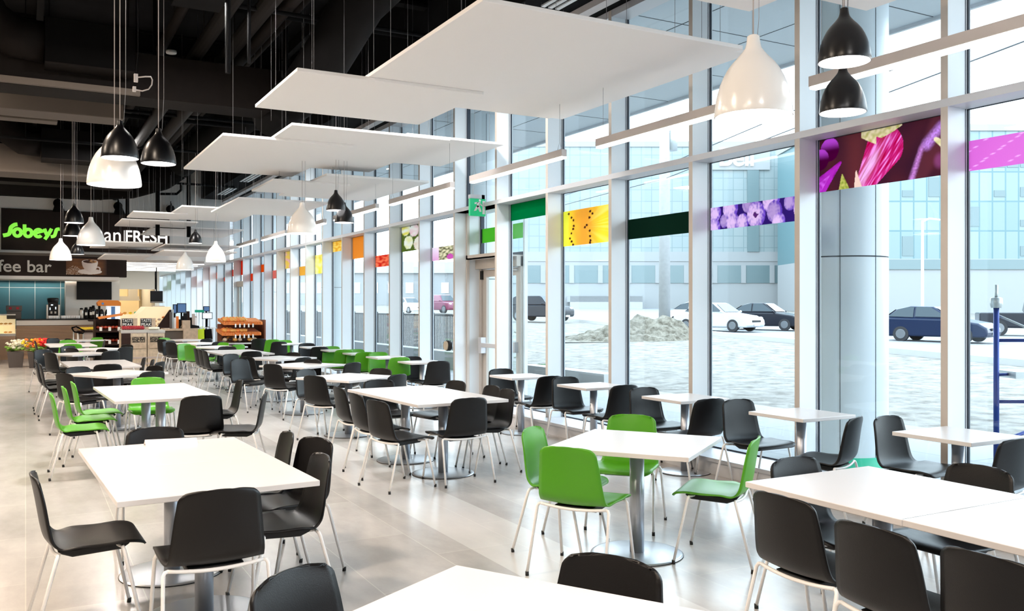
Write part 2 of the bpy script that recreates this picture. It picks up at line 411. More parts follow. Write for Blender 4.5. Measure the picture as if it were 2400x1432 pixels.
bm = bm_new(); box(bm, -.11, -.03, .55, .85, 2.27, 2.35); tube(bm, [(-.07, .6, 2.26), (-.16, .35, 2.22), (-.04, .12, 2.2)], .012); obj('door_closer', bm, 'white_plastic', dr)
bm = bm_new(); box(bm, -.06, -.02, wy - .11, wy - .05, 2.08, 2.22); obj('hinge', bm, 'rubber', dr)
# second small exit door far down the window wall
dr2 = bpy.data.objects.new('door_2', None); COL.objects.link(dr2); dr2['kind'] = 'structure'; dr2.location = (G - .06, finY(17), .165)
bm = bm_new(); wy = 1.38; box(bm, -.03, .03, 0, .07, 0, 2.2); box(bm, -.03, .03, wy - .07, wy, 0, 2.2); box(bm, -.08, .03, 0, wy, 2.12, 2.3); obj('door_frame', bm, 'beige_frame', dr2)
bm = bm_new(); box(bm, -.01, .0, .07, wy - .07, 0, 2.12); obj('door_glass', bm, 'window_glass', dr2)

# ---- far walls
bm = bm_new(); box(bm, -9, 6.09, 31.0, 31.15, 3.16, 6.4); struct('wall_far', bm, 'wall_white')
bm = bm_new(); box(bm, -9, 6.09, 31.15, 52, 3.2, 3.35); struct('ceiling_low', bm, 'wall_white').name = 'ceiling'
bm = bm_new(); box(bm, -9, 1.2, 33.2, 33.4, 0, 3.2); struct('wall_counter', bm, 'wall_cream')
bm = bm_new(); box(bm, 1.15, 2.78, 32.6, 33.3, 0, 3.2); struct('wall_screen', bm, 'wall_white')
bm = bm_new(); box(bm, 2.6, 4.85, 40, 40.2, 2.35, 3.2); box(bm, 4.78, 4.95, 40, 46, 0, 3.2); struct('wall_bakery', bm, 'wall_cream')
bm = bm_new(); box(bm, -9, 6.6, 50, 50.2, 0, 3.2); struct('wall_end', bm, 'wall_white')
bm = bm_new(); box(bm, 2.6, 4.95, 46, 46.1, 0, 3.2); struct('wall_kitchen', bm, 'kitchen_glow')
area('bakery_light', (3.6, 43, 3.1), 2, 3, 60, (1, .85, .6))
area('store_light', (3.8, 35.5, 3.1), 4, 5, 110, NEUT)
area('coffee_light', (.4, 32, 3.05), 2.4, .6, 60, WARM)
# edge of a pale pillar at the far left of the frame
bm = bm_new(); box(bm, -1.4, -.655, 28.6, 29.0, 0, 6.4); struct('wall_pillar', bm, 'column_panel')

# ------------------------------------------------------------------ window films
def rnd(a, b, s): random.seed(s); return random.uniform(a, b)
def mixc(a, b, t): t = max(0, min(1, t)); return tuple(a[i] * (1 - t) + b[i] * t for i in range(3))
def sm(t): t = max(0, min(1, t)); return t * t * (3 - 2 * t)
def nz(x, y, s=0): return noise.noise(Vector((x, y, s)))
def cap_d(u, v, a, b, ra, rb):
    """signed distance-ish to a tapered capsule in picture units"""
    ax, ay = a; bx, by = b; dx, dy = bx - ax, by - ay; t = max(0, min(1, ((u - ax) * dx + (v - ay) * dy) / (dx * dx + dy * dy)))
    px, py = ax + dx * t, ay + dy * t
    return math.hypot(u - px, v - py) - (ra + (rb - ra) * t), t
def egg(u, v):
    U = u * 2.9
    c = mixc((.035, .008, .02), (.07, .012, .02), .5 + nz(U * 2, v * 2))
    c = mixc(c, (.11, .02, .025), sm(1 - abs(U - .85) * 2))
    # small round ones on the left
    for (cx, cy, r, hi) in ((.25, .78, .22, (.55, .06, .62)), (.03, .62, .2, (.5, .05, .55))):
        d = math.hypot((U - cx), (v - cy))
        if d < r: c = mixc((.06, .0, .03), hi, sm((v - cy) / r + .15))
    d, t = cap_d(U, v, (-.05, .05), (.5, .5), .2, .03)
    if d < 0: c = mixc((.45, .02, .45), (.16, .0, .1), sm(-d * -6 + .4 + nz(U * 9, v * 9) * .5)) if d > -.1 else mixc((.75, .12, .8), (.45, .02, .45), .5 + nz(U * 12, v * 12))
    # the big striped one
    d, t = cap_d(U, v, (.98, -.05), (1.46, .62), .17, .40)
    if d < 0:
        s = (U - .92) * .78 - (v + .05) * .60
        st = nz(s * 28, (U + v) * 2.4)
        c = mixc((.42, .0, .04), (.72, .03, .30), .5 + st)
        hl = math.exp(-((s + .06) / .085) ** 2) * sm(1.3 - abs(t - .45) * 2)
        c = mixc(c, (.95, .55, .92), hl * (.75 + st * .8))
        c = mixc(c, (.85, .28, .7), max(0, st - .12) * 2.2)
    # right one with the pale spot and streak
    d, t = cap_d(U, v, (2.1, -.1), (2.62, .85), .2, .33)
    c = mixc(c, (.13, .025, .035), .6 * sm(-d * 7))
    d, t = cap_d(U, v, (2.0, -.05), (2.22, .52), .06, .05)
    if d < .03: c = mixc(c, (.62, .22, .62), sm(1 - (d + .06) / .09) * (.8 + nz(U * 30, v * 30) * .5))
    d, t = cap_d(U, v, (2.32, .56), (2.58, .82), .11, .09)
    if d < .04: c = mixc(c, (.60, .24, .75), sm(1 - (d + .1) / .14) * (.85 + nz(U * 30, v * 30) * .5))
    c = mixc(c, (.3, .06, .2), .6 * sm(1.4 - math.hypot(U - 2.55, (v - .25) * .8) / .1))
    # calyxes
    if v > .93 - .09 * math.sin((U - 1.0) * 3.0) - (.14 if U < 1.3 else 0) + abs(U - 1.4) * .28 - .03 and .98 < U < 1.84: c = mixc((.80, .62, .38), (.50, .40, .12), .4 + nz(U * 14, v * 14) * 1.2)
    d, t = cap_d(U, v, (2.48, .62), (2.84, .33), .035, .10)
    d2, _ = cap_d(U, v, (2.84, .3), (2.84, .0), .14, .09)
    if min(d, d2) < 0: c = mixc((.85, .68, .45), (.6, .5, .2), .3 + nz(U * 10, v * 10))
    d, t = cap_d(U, v, (.58, .0), (.54, .28), .12, .01)
    if d < 0: c = mixc((.55, .48, .12), (.25, .3, .03), .5 + nz(U * 20, v * 20))
    d, t = cap_d(U, v, (.9, -.02), (.86, .3), .09, .01)
    if d < 0: c = (.85, .55, .45)
    return c
def berries(u, v):
    U = u * 6.2; c = (.03, .01, .14)
    for (cx, cy, r, p) in ((.3, .75, .42, 1), (.25, .1, .42, 1), (.95, .35, .3, 0), (1.35, .9, .5, 1), (1.5, .25, .42, 1), (2.15, .2, .38, 1), (2.5, .95, .38, 0), (3.0, .45, .56, 2), (3.9, .95, .5, 1), (4.1, .5, .45, 0), (4.35, .05, .38, 1), (5.0, .8, .35, 0), (5.8, .5, .6, 3)):
        d = math.hypot(U - cx, v - cy) / r
        if d < 1:
            n_ = nz(U * 9, v * 9, cx)
            base = mixc((.85, .55, .88), (.16, .06, .55), sm(d * .95 + (U - cx) / r * .35 - .25 + n_ * .5))
            if p == 0: base = mixc(base, (.08, .03, .35), .45)
            if p == 2 and math.hypot(U - cx + .05, (v - cy)) < .14 + nz(U * 12, v * 12) * .12: base = (.10, .02, .16)
            c = base
    return c
def kiwi(u, v):
    dx = u - .36; c = mixc((.78, .30, .03), (.95, .62, .03), sm(abs(dx) * 3.2 - .1 + nz(v * 3, u * 8) * .2))
    c = mixc(c, (.95, .82, .25), max(0, nz(math.atan2(v - .5, u - .35) * 7, .3)) * 1.1 * sm(u * 1.6 - .5))
    if u < .1: c = mixc(c, (.62, .68, .05), .7)
    random.seed(5)
    for k in range(12):
        for sx_, bx in ((-1, .16), (1, .44)):
            cy = .02 + k * .088 + random.uniform(-.02, .02); cx = bx + sx_ * (.05 * math.sin(k * .8)) + random.uniform(-.03, .03)
            if math.hypot((u - cx) * 2.0, (v - cy)) < .035 and (k % 4 != 3): c = (.05, .012, .008)
    return c
def tulips(u, v):
    c = (.10, .14, .02)
    for cx, cy, col in ((.15, .9, (.9, .75, .1)), (.45, .8, (.95, .55, .6)), (.85, .75, (.9, .45, .55)), (.25, .35, (.9, .85, .3)), (.6, .25, (.95, .75, .6)), (.9, .1, (.8, .1, .1))):
        if math.hypot((u - cx) * 1.6, (v - cy)) < .26: c = mixc(col, (1, .95, .85), .5 + nz(u * 6, v * 9, cx))
    return c
def buds(u, v):
    c = mixc((.12, .10, .05), (.75, .65, .4), .5 + nz(u * 12, v * 7) * 1.5)
    if u < .22: c = mixc((.8, .35, .6), (.95, .75, .85), v)
    if math.hypot((u - .55) * 2, v - .2) < .2: c = (.55, .08, .35)
    return c
def reds(u, v): return mixc((.65, .02, .01), (.95, .18, .08), .5 + nz(u * 7, v * 5) * 1.6)
def oranges(u, v): return mixc((.85, .35, .02), (.98, .62, .12), .5 + nz(u * 7, v * 5) * 1.4)
def pinky(u, v): return mixc((.95, .45, .5), (.95, .6, .1), sm(.5 + nz(u * 3, v * 4) * 2))
def pinkstripe(u, v):
    t = (u * 2.2 * 1.4 - v * 1.0 + 5) % .62
    return (.92, .45, .88) if t < .02 else mixc((.66, .12, .54), (.74, .20, .64), u)
Z3, Z2, Z1, Z0 = 3.155, 2.91, 2.68, 2.445
FILM = [  # bay, z0, z1, colour or picture, description
 (0, Z1, Z2, pinkstripe, 'pink window film strip with fine pale diagonal lines at right edge'),
 (1, Z1, Z3, egg, 'large aubergine photo film on window beside the black pendants'),
 (2, Z0, Z1, berries, 'purple blueberry photo film strip on the window glass'),
 (3, Z0, Z1, (.010, .045, .030), 'dark green plain window film strip left of the blueberry strip'),
 (4, Z0, Z2, kiwi, 'golden kiwi slice photo film with dark seeds'),
 (5, Z2, Z3, (.0, .30, .10), 'bright emerald green film under the crossbar right of the door'),
 (6, Z1, Z2, (.18, .62, .08), 'light green film strip above the exit door'),
 (7, Z0, Z1, buds, 'photo film of flower buds with pink petals left of the door'),
 (8, Z1, Z3, tulips, 'tall photo film of pink and yellow tulips'),
 (9, Z0, Z1, reds, 'red berry photo film strip left of the tulip film'),
 (10, Z1, Z3, (.95, .48, .10), 'tall plain orange film under the crossbar'),
 (11, Z2, Z3, oranges, 'short orange photo film touching the crossbar'),
 (12, Z0, Z2, lambda u, v: mixc((.85, .6, .05), (.95, .85, .3), .5 + nz(u * 5, v * 5)), 'tall yellow photo film left of the orange films'),
 (13, Z0, Z1, (.90, .58, .12), 'amber film strip set low on the glass'),
 (14, Z1, Z3, pinky, 'tall pink and orange fruit photo film under the crossbar'),
 (15, Z0, Z1, (.90, .36, .32), 'salmon pink film strip set low'),
 (16, Z1, Z2, (.90, .20, .02), 'vivid orange film square at mid height'),
 (17, Z0, Z1, (.85, .13, .05), 'orange red film square set low right of the far door'),
 (18, Z1, Z3, (.80, .08, .04), 'tall red film above the far door'),
 (19, Z1, Z2, (.70, .10, .08), 'dull red film left of the far door'),
 (20, Z0 + .1, Z1, (.62, .06, .05), 'dark red film strip two bays left of the far door'),
 (21, Z1, Z2, (.72, .10, .05), 'brick red film at mid height in the far windows'),
 (22, Z1, Z3, (.45, .015, .05), 'tall crimson film in the far windows'),
 (23, Z0, Z1, (.60, .03, .12), 'raspberry film strip in the far windows'),
 (24, Z0, Z2, (.66, .08, .08), 'tall coral red film in the far windows'),
 (25, Z2, Z3, (.18, .04, .14), 'plum film under the far crossbar'),
 (26, Z0, Z1, (.20, .12, .24), 'grey violet film strip set low far away'),
 (27, Z1, Z2, (.10, .26, .18), 'grey green film in the far windows'),
 (28, Z2, Z3, (.01, .28, .10), 'deep green film under the far crossbar'),
 (29, Z0, Z2, (.50, .60, .10), 'yellow green film in the farthest windows'),
 (30, Z0, Z1, (.08, .40, .12), 'green film strip in the farthest window'),
]
for i, (k, za, zb, c, lab) in enumerate(FILM):
    y0, y1 = finY(k - 1) + .012, finY(k) - .06 - .013
    x = (GD if k == 6 else G) - .006
    if callable(c):
        nx = {1: 260, 2: 220, 4: 110}.get(k, 50); ny = {1: 90, 2: 36, 4: 60}.get(k, 26)
        o = picture('window_film', y1 - y0, zb - za, nx, ny, c, 'film_picture', loc=(x, y1, za), rot=(0, 0, -PI / 2))
    else:
        mn = 'film_colour_%d' % k; film_mat(mn, c)
        bm = bm_new(); box(bm, -.001, .001, 0, y1 - y0, 0, zb - za); o = obj('window_film', bm, mn, loc=(x, y0, za))
    tag(o, lab, 'window film', 'coloured films on the window wall')

# ------------------------------------------------------------------ exit sign, wall button
t = thing('exit_sign', 'green running man exit sign on bracket by the crossbar above the door', 'sign', (6.02, 12.0, 3.27))
bm = bm_new(); box(bm, -.16, .10, -.03, .03, -.26, -.0); obj('sign_panel', bm, 'sign_green', t, bevel=.004)
bm = bm_new(); fx = -.03
for q in ([(-.10, -.19), (-.06, -.18), (-.015, -.11), (-.05, -.10)], [(-.05, -.12), (.0, -.20), (.03, -.19), (-.01, -.10)], [(-.055, -.12), (.0, -.10), (.01, -.045), (-.045, -.055)], [(-.09, -.06), (-.03, -.05), (-.03, -.065), (-.085, -.085)], [(.0, -.06), (.045, -.10), (.035, -.115), (-.005, -.08)]):
    prism(bm, q, -.034, -.030, 'y')
tube(bm, [(.0, -.034, -.025), (.0, -.030, -.025)], .018, 12)
box(bm, .045, .085, -.034, -.03, -.23, -.03)
obj('running_figure', bm, 'paper', t)
bm = bm_new(); box(bm, -.16, .08, -.04, .04, 0, .06); box(bm, .03, .08, -.04, .04, -.0, .06); tube(bm, [(-.1, 0, .05), (-.1, 0, .2), (.06, 0, .25)], .005); obj('bracket', bm, 'aluminium', t)
t = thing('round_push_button', 'round black and beige push button fixed to the frame left of the door', 'button', (6.085, finY(6) + .12, 1.0))
bm = bm_new(); tube(bm, [(0, 0, 0), (-.06, 0, 0)], .085, 24); obj('backing', bm, 'rubber', t)
bm = bm_new(); tube(bm, [(-.06, 0, 0), (-.085, 0, 0)], .075, 24); obj('button_face', bm, 'clock_beige', t)
# ------------------------------------------------------------------ chairs
def shell_bm():
    K = [(.254, .424), (.240, .441), (.20, .450), (.12, .449), (.03, .441), (-.06, .434), (-.12, .436), (-.165, .450), (-.198, .485), (-.214, .54), (-.226, .61), (-.239, .69), (-.252, .76), (-.262, .806)]
    P = []
    for i in range(len(K) - 1):
        p0 = K[max(i - 1, 0)]; p1 = K[i]; p2 = K[i + 1]; p3 = K[min(i + 2, len(K) - 1)]
        for k in range(4):
            q = k / 4
            P.append(tuple(.5 * (2 * p1[j] + (p2[j] - p0[j]) * q + (2 * p0[j] - 5 * p1[j] + 4 * p2[j] - p3[j]) * q * q + (3 * p1[j] - p0[j] - 3 * p2[j] + p3[j]) * q ** 3) for j in (0, 1)))
    e = K[-1]; f = P[-1]
    P.append((f[0] + (e[0] - f[0]) * .55, f[1] + (e[1] - f[1]) * .55)); P.append((f[0] + (e[0] - f[0]) * .85, f[1] + (e[1] - f[1]) * .85)); P.append(e)
    n = len(P); L = [0]
    for i in range(1, n): L.append(L[-1] + math.dist(P[i], P[i - 1]))
    T = L[-1]; nt_ = 14; bm = bm_new(); rows = []
    for i, (x, z) in enumerate(P):
        u = L[i] / T
        hw = .240 if u < .38 else (.240 - .022 * sm((u - .38) / .22) if u < .6 else .218 - .036 * (u - .6) / .4)
        df, db = L[i], T - L[i]
        rf, rb = .065, .040
        if df < rf: hw -= rf - math.sqrt(max(0, rf * rf - (rf - df) ** 2))
        if db < rb: hw -= rb - math.sqrt(max(0, rb * rb - (rb - db) ** 2))
        bk = sm((u - .38) / .2)
        row = []
        for j in range(nt_ + 1):
            t = -1 + 2 * j / nt_
            ox = .030 * t * t * bk
            oz = (.010 + .018 * sm((u - .2) / .25)) * t * t * (1 - bk) - .016 * t * t * sm((u - .8) / .2)
            if u < .12: oz -= .010 * t * t * (1 - u / .12)
            row.append(bm.verts.new((x + ox, t * hw, z + oz)))
        rows.append(row)
    for i in range(n - 1):
        for j in range(nt_):
            bm.faces.new([rows[i][j], rows[i][j + 1], rows[i + 1][j + 1], rows[i + 1][j]]).smooth = True
    return bm
def make_chair(label, kind):
    t = thing('cafeteria_chair', label, 'chair')
    s = obj('seat_shell', shell_bm(), kind, t)
    sd = s.modifiers.new('thickness', 'SOLIDIFY'); sd.thickness = .011; sd.offset = 0
    bm = bm_new()
    prism(bm, [(-.13, .408), (-.15, .426), (.17, .438), (.19, .424), (.15, .398), (-.08, .388)], -.13, .13, 'y'); obj('seat_support', bm, 'black_support', t, bevel=.008)
    R = .0095
    bm = bm_new()
    for xx, zc in ((-.150, .417), (.14, .425)):
        pts = []
        for j in range(13):
            tt = -1 + 2 * j / 12; pts.append((xx - .016 * (1 - tt * tt), tt * .218, zc + .014 * (tt * tt) - .004))
        tube(bm, pts, R, 8)
    for sy in (-1, 1): tube(bm, [(-.155, sy * .12, .412), (.14, sy * .12, .422)], .007, 6)
    obj('seat_frame', bm, 'white_steel', t)
    for sx_ in (-1, 1):
        for sy in (-1, 1):
            bm = bm_new()
            if sx_ < 0: top, foot, z0 = (-.150, .216), (-.262, .256), .427
            else: top, foot, z0 = (.14, .216), (.232, .252), .435
            pts = [(top[0], sy * top[1], z0), (top[0] + (foot[0] - top[0]) * .02, sy * (top[1] + .014), z0 - .003), (top[0] + (foot[0] - top[0]) * .07, sy * (top[1] + .022), z0 - .018), (foot[0], sy * foot[1], .018)]
            tube(bm, pts, R, 8)
            lg = obj('leg', bm, 'white_steel', t)
            bm = bm_new(); tube(bm, [(foot[0] - .002 * sx_ * -1, sy * foot[1], .026), (foot[0], sy * foot[1], 0)], .0115, 8); obj('foot_cap', bm, 'rubber', lg)
    return t
CHAIR = {}
def chair(bx, by, head, color, label, group):
    """bx, by: where the top of the backrest stands; head: degrees the chair faces (0 = window, 90 = away from the entrance)"""
    a = math.radians(head); x, y = bx + .262 * math.cos(a), by + .262 * math.sin(a)
    if color not in CHAIR:
        c = make_chair(label, 'black_plastic' if color == 'black' else 'green_plastic'); c.location = (x, y, 0); c.rotation_euler = (0, 0, a); c['group'] = group; CHAIR[color] = c
        return c
    return copy_tree(CHAIR[color], (x, y, 0), a, label, group=group)

# ------------------------------------------------------------------ tables
TAB = {}
def make_table(label, s, rc, rb, sy=None):
    t = thing('cafe_table', label, 'table')
    bm = bm_new(); sy = sy or s; box(bm, -s / 2, s / 2, -sy / 2, sy / 2, .716, .745); obj('tabletop', bm, 'laminate', t, bevel=.003)
    bm = bm_new(); tube(bm, [(0, 0, .014), (0, 0, .70)], rc, 28); box(bm, -.16, .16, -.03, .03, .70, .716); box(bm, -.03, .03, -.16, .16, .70, .716); obj('column', bm, 'pedestal_metal', t)
    bm = bm_new(); lathe(bm, [(.001, .016), (rb - .02, .013), (rb - .004, .010), (rb, .006)], 48, cap0=True); b = obj('base_disc', bm, 'disc_metal', t)
    bm = bm_new(); lathe(bm, [(rb - .006, .0), (rb + .002, .0), (rb + .002, .006), (rb - .006, .006)], 48); obj('base_rim', bm, 'rubber', b)
    return t
def table(x, y, deg, kind, label, group):
    if kind not in TAB:
        t = make_table(label, *{'big': (.93, .048, .305), 'small': (.61, .042, .25), 'pair': (.97, .048, .305, .89)}[kind]); t.location = (x, y, 0); t.rotation_euler = (0, 0, math.radians(deg)); t['group'] = group; TAB[kind] = t
        return t
    return copy_tree(TAB[kind], (x, y, 0), math.radians(deg), label, group=group)
GL, GM, GW = 'square tables of the left row', 'square tables of the middle row', 'small tables along the window wall'
CL, CM, CW = 'chairs of the left row', 'chairs of the middle row', 'chairs along the window wall'
ORD = ['first', 'second', 'third', 'fourth', 'fifth', 'sixth', 'seventh', 'eighth', 'ninth', 'tenth', 'eleventh', 'twelfth', 'thirteenth']
# left row -----------------------------------------------------------
table(.835, 4.93, 2.5, 'pair', 'white square table, near half of the pair at left front, no card on it', GL)
table(.796, 5.82, 2.5, 'pair', 'white square table at left front carrying the folded paper card', GL)
table(1.205, 9.63, 2.5, 'pair', 'near table of the white pair beside the three green chairs at left', GL)
table(1.166, 10.52, 2.5, 'pair', 'far table of the white pair beside the green chairs at left', GL)
table(1.08, 13.05, 30, 'big', 'white table set diagonally, third group back in the left row', GL)
table(1.04, 14.89, 2.5, 'pair', 'near table of the white pair in the fourth group of the left row', GL)
table(1.00, 15.78, 2.5, 'pair', 'far table of the white pair in the fourth group of the left row', GL)
table(.92, 18.75, 30, 'big', 'white diagonal table, fifth group back in the left row', GL)
table(1.35, 20.6, 35, 'big', 'white diagonal table, sixth group back in the left row', GL)
table(.94, 22.8, 2.5, 'pair', 'near table of the white pair before the flower pots at far left', GL)
table(.90, 23.69, 2.5, 'pair', 'far table of the white pair before the flower pots at far left', GL)
table(1.35, 26.2, 30, 'big', 'last white table of the left row, in front of the coffee counter', GL)
# front --------------------------------------------------------------
table(1.15, 2.17, 30, 'big', 'white table cut off by the bottom edge of the picture', 'square tables in front')
table(3.715, 2.955, 0, 'big', 'white table at right front with a whole near left corner visible', 'square tables in front')
table(3.72, 2.035, 0, 'big', 'white table cut off by the right edge, joined to another', 'square tables in front')
table(3.57, 4.77, 36, 'big', 'white table ringed by four green chairs', GM)
# middle row ----------------------------------------------------------
table(3.605, 7.97, 2.5, 'pair', 'near table of the white pair in front of the exit door', GM)
table(3.566, 8.86, 2.5, 'pair', 'far table of the white pair in front of the exit door', GM)
table(3.62, 10.93, 27, 'big', 'white diagonal table behind the pair near the exit door', GM)
table(3.75, 13.5, 30, 'big', 'white diagonal table, third group back in the middle row', GM)
table(3.88, 15.55, 30, 'big', 'white diagonal table, fourth group back in the middle row', GM)
table(3.68, 17.48, 2.5, 'pair', 'near table of the white pair beside three black chairs in a tight line', GM)
table(3.64, 18.37, 2.5, 'pair', 'far table of the white pair beside three black chairs in a tight line', GM)
table(3.73, 20.4, 30, 'big', 'white diagonal table with a dark green chair back before it', GM)
table(3.7, 22.6, 30, 'big', 'white diagonal table, second from the end of the middle row', GM)
table(3.75, 25.0, 30, 'big', 'last white table of the middle row, by the checkout', GM)
# window row ----------------------------------------------------------
WT = [(5.78, 3.97), (5.745, 5.38), (5.74, 6.88), (5.69, 8.42), (5.64, 10.02), (5.66, 13.35), (5.66, 14.9), (5.67, 16.35), (5.67, 17.75), (5.66, 19.3), (5.63, 21.3), (5.6, 23.9)]
for i, (x, y) in enumerate(WT):
    lab = 'small white window table, %s from the right end of the window row' % ORD[i] if i < 5 else 'small white window table, %s past the exit door' % ORD[i - 5]
    table(x, y, 0, 'small', lab, GW)

